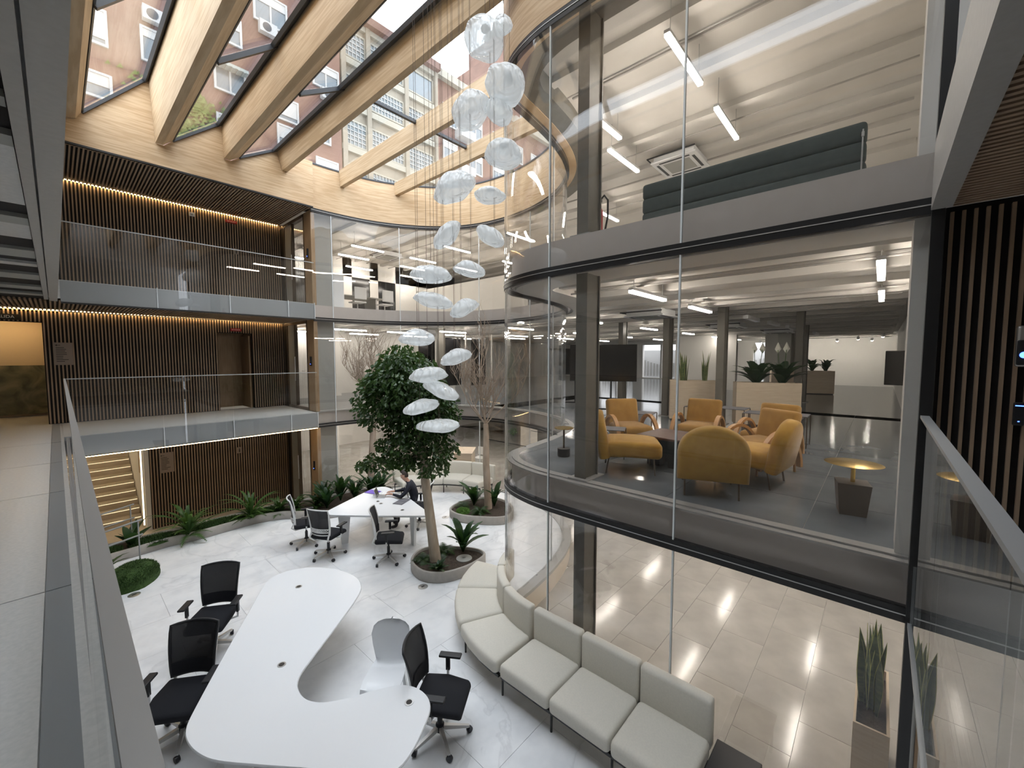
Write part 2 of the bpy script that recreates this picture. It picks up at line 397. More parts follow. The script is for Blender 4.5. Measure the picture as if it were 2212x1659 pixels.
def tiles(parent, poly, x0, y0, x1, y1, w, h, z, mat, gap=.003, stag=True, th=.012, lim=280, key=None):
    """rectangular slabs clipped to a floor outline, the nearest ones single pieces, the rest one mesh"""
    res = []; j = 0; y = y0
    while y < y1:
        x = x0-(w/2 if stag and j % 2 else 0)
        while x < x1:
            q = clip_rect(poly, x+gap, y+gap, x+w-gap, y+h-gap)
            if q: res.append((x+w/2, y+h/2, q))
            x += w
        y += h; j += 1
    res.sort(key=key or (lambda t: t[0]**2+t[1]**2))
    shared = None
    for k, (cx, cy, q) in enumerate(res[:lim]):
        full = len(q) == 4 and abs((max(p[0] for p in q)-min(p[0] for p in q))-(w-2*gap)) < 1e-3 and abs((max(p[1] for p in q)-min(p[1] for p in q))-(h-2*gap)) < 1e-3
        if full:
            if shared is None: shared = MB().box(-w/2+gap, -h/2+gap, 0, w/2-gap, h/2-gap, th).mesh('floor_tile', mat)
            o = link('floor_tile', shared, None, parent); o.location = (cx, cy, z-th)
        else:
            o = MB().prism([(p[0]-cx, p[1]-cy) for p in q], 0, th).build('floor_tile', mat, parent); o.location = (cx, cy, z-th)
    if len(res) > lim:
        mb = MB()
        for cx, cy, q in res[lim:]: mb.prism(q, z-th, z)
        tag(mb.build('far_floor_tiles', mat, parent), kind='stuff')

# ---- court platform with marble slabs
cf = struct(MB().prism(court_poly(-.02), GI, G-.012), 'floor_court', 'sill_grey', 'raised atrium floor of pale veined marble slabs between the tables', 'floor')
tiles(cf, [(p[0], p[1]) for p in off_curve(.03)]+[(4.7, 11.3), (-.6, 11.3), (-.6, -1.0), (4.05, -1.0)], -.6, -1, 8.8, 11.4, 1.6, .9, G, 'marble', gap=.0016)
# ---- lower ground floor of the offices
gp = inner_poly(-.1)
gf = struct(MB().prism(gp, GI-.25, GI-.012), 'floor_ground', 'stone_white', 'polished beige-grey stone floor of the lowest office storey behind the sofa', 'floor')
tiles(gf, gp, 4.0, -.62, 17, 19.5, 1.2, .59, GI, 'tile_grey', gap=.0025, lim=280)
tiles_mb = MB().prism(clip_rect(gp, 17.01, -.46, XE, YN), GI-.012, GI)
tiles_mb.build('far_floor', 'tile_grey', gf)
lw = struct(MB().box(-2.6, 11.62, GI-.25, 4.7, YN, GI), 'floor_hall', 'stone_warm', 'warm stone floor strip in front of the lowest slatted wall', 'floor')
# ---- slabs of the two upper storeys
def slab(name, zt, zb, label, mat='ceiling_paint'):
    return struct(MB().prism(inner_poly(-.12), zb, zt), name, mat, label, 'floor')
s1 = slab('floor_middle', F1-.012, -.25, 'polished blue-grey tiled floor of the middle office storey')
tiles(s1, inner_poly(-.16), 4.0, -.75, 13, 8, 1.2, 1.2, F1, 'tile_blue', gap=.0025, stag=False, lim=120)
MB().prism(clip_rect(inner_poly(-.16), 13.0, -.46, XE, 8.0), -.012, F1).build('far_floor', 'tile_blue', s1)
MB().prism(clip_rect(inner_poly(-.16), 4.0, 8.0, XE, YN), -.012, F1).build('far_floor', 'tile_blue', s1)
s2 = slab('floor_upper', F2, 2.63, 'floor slab of the top office storey with white painted underside')
s3 = struct(MB().prism(inner_poly(-.16), 5.72, 6.56), 'ceiling_upper', 'ceiling_paint', 'white painted ceiling of the top office storey', 'ceiling')
# ---- walkways on the two upper storeys: near (x<.05), left (y>YL), right (y<-.26)
def walk(name, zt, zb, label):
    mb = MB(); mb.box(-2.6, -2.4, zb, .04, YN, zt); mb.box(.04, YL+.03, zb, 4.66, YW+.3, zt); mb.box(.04, -2.4, zb, 4.02, -.27, zt)
    return struct(mb, name, 'stone_white', label, 'floor')
w1 = walk('floor_walkway', -.012, -.34, 'white stone gallery floor along the glass balustrade of the middle storey')
for (y0, y1) in ((-2.4, 1.3), (1.3, 3.87), (3.87, 6.7), (6.7, 8.6), (8.6, 10.65), (10.65, YW-.02)):
    MB().box(-2.55, y0+.008, -.012, -.115, y1-.008, 0).build('floor_slab', 'stone_white', w1)
    MB().box(-.11, y0+.008, -.012, .0, y1-.008, 0).build('reflection_strip', 'edge_reflection', w1)  # dark reflection beside the glass, put in as a darker floor strip
MB().box(.04, YL+.04, -.012, 4.64, YW-.02, 0).build('floor_slab', 'stone_white', w1)
MB().box(.04, -2.4, -.012, 4.0, -.28, 0).build('floor_slab', 'stone_white', w1)
w2 = walk('floor_gallery', F2, 2.56, 'gallery slab of the top storey over the middle walkway')
# fascias and grey edge strips of the galleries
fm = MB(); fm.box(-.02, .3, 2.50, .08, YL+.02, 2.56); fm.box(.04, .3, 2.56, .08, YL+.02, F2)
struct(fm, 'trim_1', 'fascia_grey', 'long grey edge beam of the top gallery running overhead on the left', 'trim')
fm = MB(); fm.box(.10, -.30, 2.47, 4.0, -.20, F2)
struct(fm, 'trim_2', 'fascia_grey', 'grey fascia over the slatted soffit at the right edge', 'trim')
# dark recessed bands of the soffit above the near walkway
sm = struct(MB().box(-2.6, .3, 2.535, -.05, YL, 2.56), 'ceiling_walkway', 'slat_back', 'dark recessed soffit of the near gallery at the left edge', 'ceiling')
for (a, b, m_) in ((.5, 2.45, 'fascia_grey'), (2.62, 2.72, 'grey_panel'), (3.05, 3.2, 'grey_panel'), (3.2, 4.35, 'stone_white'), (4.75, 5.0, 'grey_panel'), (5.0, 5.55, 'stone_white'), (6.15, 6.6, 'grey_panel'), (7.0, 7.2, 'stone_white'), (7.9, 8.4, 'grey_panel'), (9.2, 9.6, 'grey_panel'), (10.2, 10.5, 'grey_panel')):
    MB().box(-2.5, a, 2.505, -.085, b, 2.535).build('soffit_panel', m_, sm)
MB().box(-.08, .5, 2.49, -.03, YL-.3, 2.535).build('soffit_rail', 'fascia_grey', sm)
# closing walls behind the camera and around the building
struct(MB().box(-2.9, -2.7, GI, -2.6, YN, 6.6), 'wall_west', 'wall_white', 'plain wall behind the near walkway', 'wall')
struct(MB().box(-2.9, -2.8, GI, 4.05, -2.4, 6.6), 'wall_south', 'wall_white', 'plain wall behind the camera', 'wall')
struct(MB().box(4.2, -.7, GI, XE, -.46, 6.5), 'wall_right', 'wall_white', 'white party wall of the offices at the right', 'wall')
struct(MB().box(-2.9, YN, GI, XE+.3, YN+.3, 6.5), 'wall_north', 'wall_white', 'white back wall of the offices seen through the curved glass', 'wall')
# east wall with window openings on every storey
ew = MB(); WY = [(8.6, 9.9), (10.0, 11.3), (11.4, 12.7), (5.1, 5.75), (6.6, 7.3), (13.4, 14.7), (14.8, 16.1)]
ys = sorted(WY); prev = -.46
for (a, b) in ys:
    ew.box(XE, prev, GI, XE+.3, a, 6.5); prev = b
    for (z0, z1) in ((GI, GI+.05), (-.5, .06), (2.35, 2.95), (5.3, 6.5)): ew.box(XE, a, z0, XE+.3, b, z1)
ew.box(XE, prev, GI, XE+.3, YN, 6.5)
struct(ew, 'wall_east', 'wall_white', 'far white wall of the offices with tall bright windows', 'wall')
wn = thing('window_1', 'tall bright windows at the far end of the middle office storey', 'window', kind='structure')
for (a, b) in ys:
    for (z0, z1) in ((GI+.05, -.5), (.06, 2.35), (2.95, 5.3)):
        MB().box(XE+.12, a, z0, XE+.14, b, z1).build('pane', 'glass_clear', wn)
        MB().box(XE+.09, a, z0, XE+.17, a+.06, z1).build('window_post', 'dark_frame', wn)
so = thing('garden_screen', 'white wavy louvred screen outside the far office windows', 'screen', (XE+1.6, 0, 0))
MB().box(0, 3, -3, .06, 19, 2.0).build('screen_panel', 'screen_wall', so)
for k in range(64):
    y = 4+k*.235; MB().box(-.06, y, .1, 0, y+.09, 1.2+.25*math.sin(k*.33)).build('louvre', 'frame_out', so)

# ---- left walkway: slatted walls (three storeys) and slatted soffits
SP = .06
slat_mesh = {}
def slat(h, parent, x, y, z, mat='slat_wood', w=.025, d=.03):
    k = (round(h, 2), mat, w)
    if k not in slat_mesh: slat_mesh[k] = MB().box(-w/2, -d, 0, w/2, 0, h).mesh('slat', mat)
    o = link('slat', slat_mesh[k], None, parent); o.location = (x, y, z); return o
def slat_wall(name, x0, x1, y, z0, z1, holes, label):
    mb = MB(); xs = [x0]+[q for h in holes for q in (h[0], h[1])]+[x1]
    for i in range(0, len(xs), 2): mb.box(xs[i], y, z0, xs[i+1], y+.12, z1)
    for h in holes: mb.box(h[0], y, h[2], h[1], y+.12, z1)
    o = struct(mb, name, 'slat_back', label, 'wall'); x = x0+SP/2
    while x < x1:
        h = next((q for q in holes if q[0]-.01 < x < q[1]+.01), None)
        if h: slat(round(z1-h[2]-.01, 2), o, x, y, h[2]+.01)
        else: slat(round(z1-z0-.02, 2), o, x, y, z0+.01)
        x += SP
    return o
wl1 = slat_wall('wall_left', -1.3, 4.78, YW, 0, 2.50, [(-1.28, -.16, 2.24), (3.02, 3.87, 2.16)], 'dark slatted wood wall with a dim doorway on the middle storey')
wl2 = slat_wall('wall_left_upper', .1, 4.78, YW, F2, 5.45, [], 'dark slatted wood wall of the top gallery under the pine band')
wl0 = slat_wall('wall_left_lower', 1.46, 4.82, YW, GI, -.38, [], 'reddish brown slatted wood wall beside the lit stairs on the lowest storey')
for (nm, z, x0, lab) in (('ceiling_left', 2.50, -1.3, 'slatted wood soffit over the middle gallery with warm light line'), ('ceiling_left_upper', 5.39, .1, 'slatted wood soffit under the pine band over the top gallery')):
    o = struct(MB().box(x0, YL+.06, z+.035, 4.66, YW, z+.06), nm, 'slat_back', lab, 'ceiling')
    sm_ = MB().box(-.013, 0, 0, .013, YW-YL-.16, .035).mesh('slat', 'slat_soffit'); x = x0+SP/2
    while x < 4.64:
        q = link('slat', sm_, None, o); q.location = (x, YL+.08, z); x += SP
def led(label, x0, x1, y, z, h=.012, d=.02):
    o = thing('led_strip', label, 'light strip', ((x0+x1)/2, y, z)); L = (x1-x0)/2
    MB().box(-L, 0, 0, L, d, h).build('diffuser', 'led_warm', o); MB().box(-L, -.004, h, L, d+.006, h+.008).build('channel', 'black_metal', o); return o
led('warm light line along the soffit of the middle gallery', -1.2, 4.65, YW-.066, 2.513)
led('warm light line along the soffit of the top gallery', .12, 4.65, YW-.066, 5.403)
led('warm light line under the edge of the middle gallery slab', .1, 4.64, YL+.0, T1-.04)
# doorway niche on the middle storey and recess with marble at far left
nb = MB(); nb.box(2.95, YW+.9, 0, 3.95, YW+.98, 2.3); nb.box(2.94, YW+.12, 0, 3.02, YW+.9, 2.3); nb.box(3.87, YW+.12, 0, 3.95, YW+.9, 2.3); nb.box(2.94, YW+.12, 2.3, 3.95, YW+.98, 2.36)
struct(nb, 'wall_niche', 'jamb_wood', 'dim timber lined vestibule behind the doorway in the slatted wall', 'wall')
dn = thing('door_1', 'pale timber toilet door inside the dim vestibule of the slatted wall', 'door', (3.3, YW+.86, 0), kind='structure')
MB().box(-.27, 0, 0, .27, .04, 2.1).build('leaf', 'jamb_wood', dn); MB().tube([(-.2, -.03, 1.0), (-.1, -.03, 1.0)], .01).build('handle', 'steel', dn)
d2 = thing('door_2', 'timber door leaf folded open against the right side of the dim doorway', 'door', (3.82, YW+.12, 0), kind='structure')
MB().box(-.02, 0, 0, .02, .75, 2.1).build('leaf', 'jamb_wood', d2)
rb = MB(); rb.box(-2.6, 16.0, 0, .1, 16.12, 2.5)
struct(rb, 'wall_recess', 'warm_wall', 'warm lit plaster wall in the recess at the far left', 'wall')
struct(MB().box(-2.5, 15.9, .06, -.1, 15.99, 1.28), 'wall_marble', 'green_marble', 'dark green marble dado in the recess at the far left', 'wall')
struct(MB().box(-.16, YW+.12, 0, -.06, 16, 2.5), 'wall_recess_side', 'warm_wall', 'side wall of the recess behind the slats', 'wall')
struct(MB().box(-2.6, YW, 2.46, .1, 16.1, 2.56), 'ceiling_recess', 'wall_white', 'ceiling of the marble recess', 'ceiling')
led('warm light line hidden over the marble recess', -1.6, -.2, 15.4, 2.40, .02, .05)
# door frames closing the left galleries (plane x = 4.7) on every storey
for (nm, z0, z1, lab) in (('door_3', F2, 5.38, 'glass door and timber post closing the top gallery'), ('door_4', 0, 2.50, 'glass door and timber post closing the middle gallery'), ('door_5', GI, -.38, 'glass door and timber post beside the lowest slatted wall')):
    d = thing(nm, lab, 'door', (4.7, 0, z0), kind='structure'); h = z1-z0
    MB().box(0, 11.42, 0, .1, 11.86, h).build('timber_post', 'jamb_wood', d)
    MB().box(.03, 11.92, .02, .05, 12.78, h-.04).build('pane', 'glass_clear', d)
    for (y, w) in ((11.88, .05), (12.74, .05), (13.3, .06)): MB().box(.0, y, 0, .08, y+w, h).build('frame_post', 'bronze', d)
    MB().box(.0, 11.88, 0, .08, 13.3, .07).build('bottom_rail', 'bronze', d); MB().box(.0, 11.88, h-.08, .08, 13.66, h).build('top_rail', 'bronze', d)
    MB().box(.02, 12.8, .02, .06, 13.3, h-.04).build('side_panel', 'grey_panel', d); MB().box(.02, 13.36, 0, .06, 13.66, h).build('end_panel', 'slat_back', d)
    MB().tube([(-.05, 12.66, .8), (-.05, 12.66, 1.5)], .013).build('pull_handle', 'steel', d)
    rd = MB().box(-.03, 11.6, 1.25, 0, 11.66, 1.5).build('card_reader', 'black_plastic', d); MB().box(-.035, 11.62, 1.29, -.03, 11.64, 1.305).build('indicator', 'led_blue', rd)
# stairs on the lowest storey
st = thing('staircase', 'warm lit pale stone stairs rising behind the left slatted wall', 'stairs', (0, 0, GI))
for k in range(11):
    y = 14.5+k*.3; MB().box(-1.39, y, k*.172, 1.35, y+.6, (k+1)*.172).build('step', 'stone_warm', st)
    MB().box(-1.35, y-.006, (k+1)*.172-.03, 1.33, y, (k+1)*.172-.02).build('nosing_light', 'led_nosing', st)
struct(MB().box(1.36, YW, GI, 1.46, 18.5, -.3), 'wall_stair', 'wall_white', 'lit side wall of the stairs next to the slats', 'wall')
struct(MB().box(-1.7, YW, GI, -1.4, 18.5, -.3), 'wall_stair_far', 'wall_white', 'far side wall of the stairs', 'wall')
struct(MB().box(-1.7, YW+.3, -.36, 1.46, 18.8, -.3), 'ceiling_stair', 'wall_white', 'ceiling over the stairs', 'ceiling')
struct(MB().box(-1.7, 18.5, GI, 1.46, 18.8, -.3), 'wall_stair_back', 'wall_white', 'back wall of the stairs', 'wall')
sl = thing('led_strip', 'warm vertical light line at the corner of the stairs', 'light strip', (1.31, YW+.16, GI))
for k_, y_ in enumerate((1.5, 4.0, 6.5, 9.0, 11.5)):  # fill lamps added out of view to brighten the walkway floor
    nl = thing('fill_lamp', 'unseen fill lamp added over the near walkway, %s from the camera' % ORD[k_], 'lamp', (-1.3, y_, 2.478), group='added fill lamps of the near walkway')
    MB().lathe([(0, 0), (.055, 0), (.055, .004), (0, .004)], 16).build('lens', 'fill_lamp', nl); MB().lathe([(.055, -.003), (.07, -.003), (.07, .027), (.055, .027)], 16).build('ring', 'lacquer_white', nl)
MB().box(0, 0, .1, .03, .015, 2.3).build('diffuser', 'led_dim', sl); MB().box(.03, -.01, .1, .05, .06, 2.3).build('channel', 'steel', sl)
hl = thing('led_strip', 'warm light line hidden along the far wall of the stairs', 'light strip', (-1.38, 14.4, GI+2.2))
MB().box(0, 0, 0, .03, 3.6, .05).build('diffuser', 'led_stair', hl); MB().box(-.015, 0, -.01, 0, 3.6, .06).build('channel', 'steel', hl)
sp = thing('stair_panel', 'slim dark timber panel on the wall beside the stairs', 'panel', (1.35, YW+.3, -1.5))
MB().box(-.03, 0, 0, 0, .3, 1.05).build('board', 'jamb_wood', sp)

# ---- balustrades: glass panels with steel cap rails
def balustrade(name, label, axis, fixed, cuts, z0, zr, rw, spandrel=None, bottom=None):
    t = thing(name, label, 'balustrade', (0, 0, 0), kind='structure')
    def bx(u0, u1, a, b, za, zb, nm, mat, par=t):
        mb = MB().box(u0, fixed+a, za, u1, fixed+b, zb) if axis == 'x' else MB().box(fixed+a, u0, za, fixed+b, u1, zb)
        return mb.build(nm, mat, par)
    for a, b in zip(cuts, cuts[1:]):
        bx(a+.006, b-.006, -.009, .009, z0, zr, 'glass_panel', 'glass_rail')
        bx(b-.006, b+.006, -.008, .008, z0, z0+(.42 if zr < 2 else .42), 'joint', 'joint_silicone')
    bx(cuts[0], cuts[-1], -rw/2, rw/2, zr, zr+.018, 'cap_rail', 'rail_steel')
    if spandrel: bx(cuts[0], cuts[-1], spandrel[0], spandrel[1], spandrel[2], spandrel[3], 'edge_panel', 'spandrel_blue')
    if bottom: bx(cuts[0], cuts[-1], -.02, .02, z0-.03, z0, 'bottom_profile', bottom)
    return t
balustrade('balustrade_left', 'glass balustrade of the middle gallery in front of the dark doorway', 'x', YL, [.12, 1.47, 2.73, 3.99, 4.66], T1-.02, 1.07, .03, (.02, .06, T1-.02, -.012))
balustrade('balustrade_left_upper', 'glass balustrade of the top gallery below the pine band', 'x', YL, [.12, 1.48, 2.76, 4.01, 4.66], 2.50, 3.95, .03, (.02, .06, 2.50, F2-.01), 'black_metal')
bn = balustrade('balustrade_near', 'glass balustrade running towards the viewer on the left', 'y', .035, [-.2, 1.9, 4.2, 6.5, 8.85, YL], -.40, 1.072, .028, (-.03, -.012, -.36, -.015), 'rail_steel')
bn.rotation_euler = (0, 0, -.0055)
balustrade('balustrade_right', 'glass balustrade running along the right edge of the picture', 'x', -.235, [.1, 1.35, 2.75, 4.0], -.42, 1.06, .045, (-.06, -.03, -.36, -.02), 'rail_steel')

# ---- curved glass facade, three storeys
SEAM = [0]+[near_s(*p) for p in ((4.05, 1.47), (4.05, 3.05), (4.62, 4.27), (6.3, 4.65), (7.8, 5.45), (8.58, 7.1), (8.58, 9.05), (7.05, 10.86), (5.22, 11.385))]+[SL]
for (nm, z0, z1, lab) in (('window_2', G+.03, T1-.06, 'curved glass wall of the lowest storey behind the cream sofa'), ('window_3', T1+.05, T2-.06, 'curved glass wall of the middle storey in front of the mustard armchairs'), ('window_4', T2+.05, T3-.05, 'curved glass wall of the top storey under the pine band')):
    w = thing(nm, lab, 'glass wall', kind='structure')
    for a, b in zip(SEAM, SEAM[1:]):
        sweep(MB(), a+.008, b-.008, -.011, .011, z0, z1, .1).build('pane', 'glass_clear', w, 30)
    for a in SEAM[1:-1]:
        sweep(MB(), a-.008, a+.008, -.012, .014, z0, z1, .1).build('joint', 'joint_silicone', w)
for (nm, z, lab) in (('trim_3', T1, 'thin black transom with bright metal lines under the middle storey'), ('trim_4', T2, 'thin black transom with bright metal lines under the top storey'), ('trim_5', T3, 'thin black rim under the pine band')):
    t = thing(nm, lab, 'trim', kind='structure')
    sweep(MB(), 0, SL, -.05, .018, z+.004, z+.05).build('upper_bar', 'black_metal', t, 40)
    sweep(MB(), 0, SL, -.05, .018, z-.06, z-.004).build('lower_bar', 'black_metal', t, 40)
    sweep(MB(), 0, SL, -.05, .023, z-.004, z+.004).build('metal_line', 'steel', t, 40)
sweep(tt := MB(), 0, SL, -.14, -.10, T1-.02, -.01)
struct(tt, 'trim_6', 'spandrel', 'grey brown edge panel of the middle floor behind the curved glass', 'trim', 40)
sweep(tt := MB(), 0, SL, -.14, -.10, T2-.02, F2)
struct(tt, 'trim_7', 'spandrel', 'grey brown edge panel of the top floor behind the curved glass', 'trim', 40)
sweep(tt := MB(), 0, SL, -.21, -.10, -.012, .003); sweep(tt, 0, SL, -.1, -.02, -.03, -.012)
struct(tt, 'trim_8', 'sill_grey', 'pale stone strip edging the middle floor inside the curved glass', 'trim', 40)
sweep(tt := MB(), 0, SL, -.7, -.16, 2.47, 2.64)
struct(tt, 'trim_9', 'ceiling_paint', 'white edge beam under the ceiling along the curved glass', 'trim', 40)
sweep(tt := MB(), 0, SL, -.5, -.14, 5.45, 5.74)
struct(tt, 'trim_10', 'column_paint', 'dark edge beam over the top storey along the curved glass', 'trim', 40)
sweep(tt := MB(), 0, SL, -.6, -.16, -.47, -.24)
struct(tt, 'trim_11', 'ceiling_paint', 'white edge beam over the lowest storey along the curved glass', 'trim', 40)
sweep(tt := MB(), 0, SL, -.13, -.02, GI, G-.03)
struct(tt, 'wall_plinth', 'plinth_beige', 'low curved beige plinth under the lowest glass wall', 'wall', 40)
sweep(tt := MB(), 0, SL, -.16, .03, G-.03, G+.03)
struct(tt, 'trim_12', 'sill_grey', 'grey sill ring on top of the beige plinth', 'trim', 40)
# post where the facade ends at the right, white inner jamb
struct(MB().box(4.0, -.27, GI, 4.08, -.205, 5.4), 'trim_13', 'black_metal', 'slim black corner post between glass wall and right balustrade', 'trim')
struct(MB().box(4.2, -.46, -.25, 4.5, -.13, 5.7).box(4.12, -.46, GI, 4.2, -.215, -.25), 'wall_jamb', 'wall_white', 'white jamb just inside the right end of the glass wall', 'wall')
# slatted wall and soffit at the right, behind the right balustrade
wr = struct(MB().box(4.13, -2.4, GI, 4.25, -.28, 2.5), 'wall_right_slats', 'slat_back', 'black wall with light wood slats at the right edge of the picture', 'wall')
rs = MB().box(-.03, -.009, 0, 0, .009, 2.44).mesh('slat', 'slat_wood'); rs0 = MB().box(-.03, -.009, 0, 0, .009, 2.4).mesh('slat', 'jamb_wood')
for k in range(38):
    o = link('slat', rs, None, wr); o.location = (4.13, -.31-k*.054, .02)
    o = link('slat', rs0, None, wr); o.location = (4.13, -.31-k*.054, GI+.02)
cr_ = struct(MB().box(.1, -2.4, 2.53, 4.13, -.3, 2.56), 'ceiling_right', 'slat_back', 'slatted wood soffit over the right gallery at the picture edge', 'ceiling')
rs2 = MB().box(-.014, -2.05, 0, .014, 0, .04).mesh('slat', 'slat_soffit')
for k in range(74):
    o = link('slat', rs2, None, cr_); o.location = (.16+k*.0535, -.305, 2.49)
# grey pier next to the gallery doors, inside the curved glass
struct(MB().box(4.82, 11.62, GI, 5.36, 12.0, 5.72), 'wall_pier', 'grey_panel', 'flat grey green pier just inside the left end of the curved glass', 'wall')

# ---- pine band around the skylight
band = thing('wall_band', 'light pine band curving around the foot of the skylight', 'wall', kind='structure')
sweep(MB(), near_s(4.05, -.2), SL, -.2, .02, T3+.05, 6.56).build('curved_panel', 'pine', band, 40)
prof = [(.1, 5.42), (4.72, 5.42), (4.72, 6.56), (4.1, 6.56), (4.08, 6.1), (3.97, 6.1), (3.87, 6.52), (3.06, 6.07), (2.9, 5.95), (2.78, 5.95), (2.77, 6.72), (1.86, 5.99), (1.72, 5.85), (1.6, 5.85), (1.54, 7.1), (.53, 6.0), (.1, 5.95)]
T_ = Matrix(((1, 0, 0, 0), (0, 0, -1, YL+.2), (0, 1, 0, 0), (0, 0, 0, 1)))
MB().prism(prof, 0, .19, T_).build('left_panel', 'pine', band)
MB().box(.02, -.3, 5.42, .1, YL, 6.0).build('near_panel', 'pine', band)
MB().box(.1, YL+.005, 5.385, 4.7, YL+.06, 5.42).build('shadow_rim', 'black_metal', band)
# ---- pine beams of the skylight, running along y
def beam(label, sec, y0, y1):
    t = thing('skylight_beam', label, 'beam', (0, 0, 0), group='pine beams of the skylight')
    T2_ = Matrix(((1, 0, 0, 0), (0, 0, -1, y1), (0, 1, 0, 0), (0, 0, 0, 1)))
    MB().prism(sec, 0, y1-y0, T2_).build('timber', 'pine_beam', t); return t
beam('pale painted edge beam of the skylight at its left side', [(.1, 5.8), (.46, 5.86), (.54, 6.0), (.4, 6.3), (.1, 6.3)], -.3, YL)
beam('deepest pine skylight beam, first from the left', [(1.58, 5.85), (1.70, 5.85), (1.86, 5.99), (1.74, 6.2), (1.74, 7.14), (1.52, 7.14)], -.3, YL)
beam('deep pine skylight beam, second from the left', [(2.76, 5.95), (2.88, 5.95), (3.06, 6.07), (2.95, 6.25), (2.95, 6.76), (2.74, 6.76)], -.3, YL)
beam('pine skylight beam, third from the left, over the pendant cables', [(3.98, 6.09), (4.10, 6.09), (4.13, 6.6), (3.86, 6.6)], -.3, YL+.05)
beam('slim pine skylight beam, fourth from the left', [(5.49, 6.18), (5.61, 6.18), (5.61, 6.6), (5.47, 6.6)], 4.4, 11.33)
beam('slim pine skylight beam, fifth from the left', [(6.95, 6.26), (7.07, 6.26), (7.07, 6.6), (6.93, 6.6)], 4.75, 10.95)
# ---- skylight panes and dark frames
sk = thing('window_5', 'sloping glass skylight over the atrium with dark metal frames', 'skylight', kind='structure')
def slope(x0, z0, x1, z1, y0, y1, mat, nm, th=.02, up=0):
    d = Vector((x1-x0, z1-z0)).normalized(); nx, nz = -d.y, d.x
    sec = [(x0+nx*up, z0+nz*up), (x1+nx*up, z1+nz*up), (x1+nx*(up+th), z1+nz*(up+th)), (x0+nx*(up+th), z0+nz*(up+th))]
    T2_ = Matrix(((1, 0, 0, 0), (0, 0, -1, y1), (0, 1, 0, 0), (0, 0, 0, 1)))
    return MB().prism(sec, 0, y1-y0, T2_).build(nm, mat, sk)
YM = [-.3, 4.1, 7.75, YL+.02]
for (x0, z0, x1, z1) in ((.53, 6.02, 1.53, 7.12), (1.85, 6.01, 2.75, 6.74), (3.05, 6.09, 3.88, 6.57)):
    for a, b in zip(YM, YM[1:]): slope(x0, z0, x1, z1, a, b, 'glass_roof', 'pane')
    for y in YM[1:3]: slope(x0, z0, x1, z1, y-.035, y+.035, 'dark_frame', 'cross_bar', .07, -.07)
    slope(x0, z0, x1, z1, YL-.05, YL+.02, 'dark_frame', 'end_frame', .05, -.05)
    dx, dz = x1-x0, z1-z0; L_ = math.hypot(dx, dz); ux, uz = dx/L_, dz/L_
    slope(x1-ux*.16, z1-uz*.16, x1, z1, -.3, YL, 'dark_frame', 'side_frame', .06, -.06)
    slope(x0, z0, x0+ux*.03, z0+uz*.03, -.3, YL, 'dark_frame', 'low_frame', .03, -.03)
for (x0, x1, y0, y1) in ((4.1, 5.5, -.3, 11.6), (5.58, 6.95, 4.2, 11.5), (7.05, 8.8, 4.6, 11.2)):
    for a, b in ((y0, 7.75), (7.75, y1)): MB().box(x0-.05, a, 6.6, x1+.05, b, 6.62).build('pane', 'glass_roof', sk)
    MB().box(x0, 7.715, 6.54, x1, 7.785, 6.6).build('cross_bar', 'dark_frame', sk)
sweep(tt := MB(), near_s(4.05, 3), SL, -.03, .035, 6.56, 6.6); tt.build('rim_frame', 'dark_frame', sk, 40)
# opaque roofs around the skylight
rf = MB(); rf.box(-2.9, YL+.2, 5.45, 4.72, YN, 5.93); rf.box(-2.9, -2.8, 5.45, .1, YL+.2, 6.3); rf.box(.1, -2.8, 5.3, 4.05, -.3, 6.6)
struct(rf, 'ceiling_roof', 'slab_white', 'roof over the galleries beside the skylight', 'ceiling')
# ================================================================ NEIGHBOURING BUILDINGS above the skylight
def out_window(parent, x, z, w, h, y, mullion=1, grille=False, shutter=0, frame='frame_out'):
    f = MB(); t_ = .09
    for (a, b, c, d) in ((x-w/2-t_, z-t_, x+w/2+t_, z), (x-w/2-t_, z+h, x+w/2+t_, z+h+t_), (x-w/2-t_, z, x-w/2, z+h), (x+w/2, z, x+w/2+t_, z+h)):
        f.box(a, y-.1, b, c, y+.02, d)
    for k in range(1, mullion+1):
        xx = x-w/2+w*k/(mullion+1); f.box(xx-.04, y-.06, z, xx+.04, y, z+h)
    o = f.build('window_frame', frame, parent)
    MB().box(x-w/2, y-.03, z, x+w/2, y-.01, z+h).build('pane', 'glass_block' if grille else 'glass_out', o)
    if shutter: MB().box(x-w/2, y-.07, z+h*(1-shutter), x+w/2, y-.03, z+h).build('roller_shutter', 'frame_out', o)
    if grille:
        g = MB(); n = max(4, int(w/.22)); m = max(5, int(h/.27))
        for k in range(1, n): g.box(x-w/2+w*k/n-.015, y-.09, z, x-w/2+w*k/n+.015, y-.06, z+h)
        for k in range(1, m): g.box(x-w/2, y-.09, z+h*k/m-.02, x+w/2, y-.06, z+h*k/m+.02)
        g.build('grille', 'frame_out', o)
    return o
YB = 24.0
b1 = thing('apartment_block', 'red brick apartment block with white window surrounds above the left skylight bays', 'building', (0, 0, 0))
MB().box(-9, YB, -3, 11.8, YB+7, 26).build('facade', 'brick_red', b1)
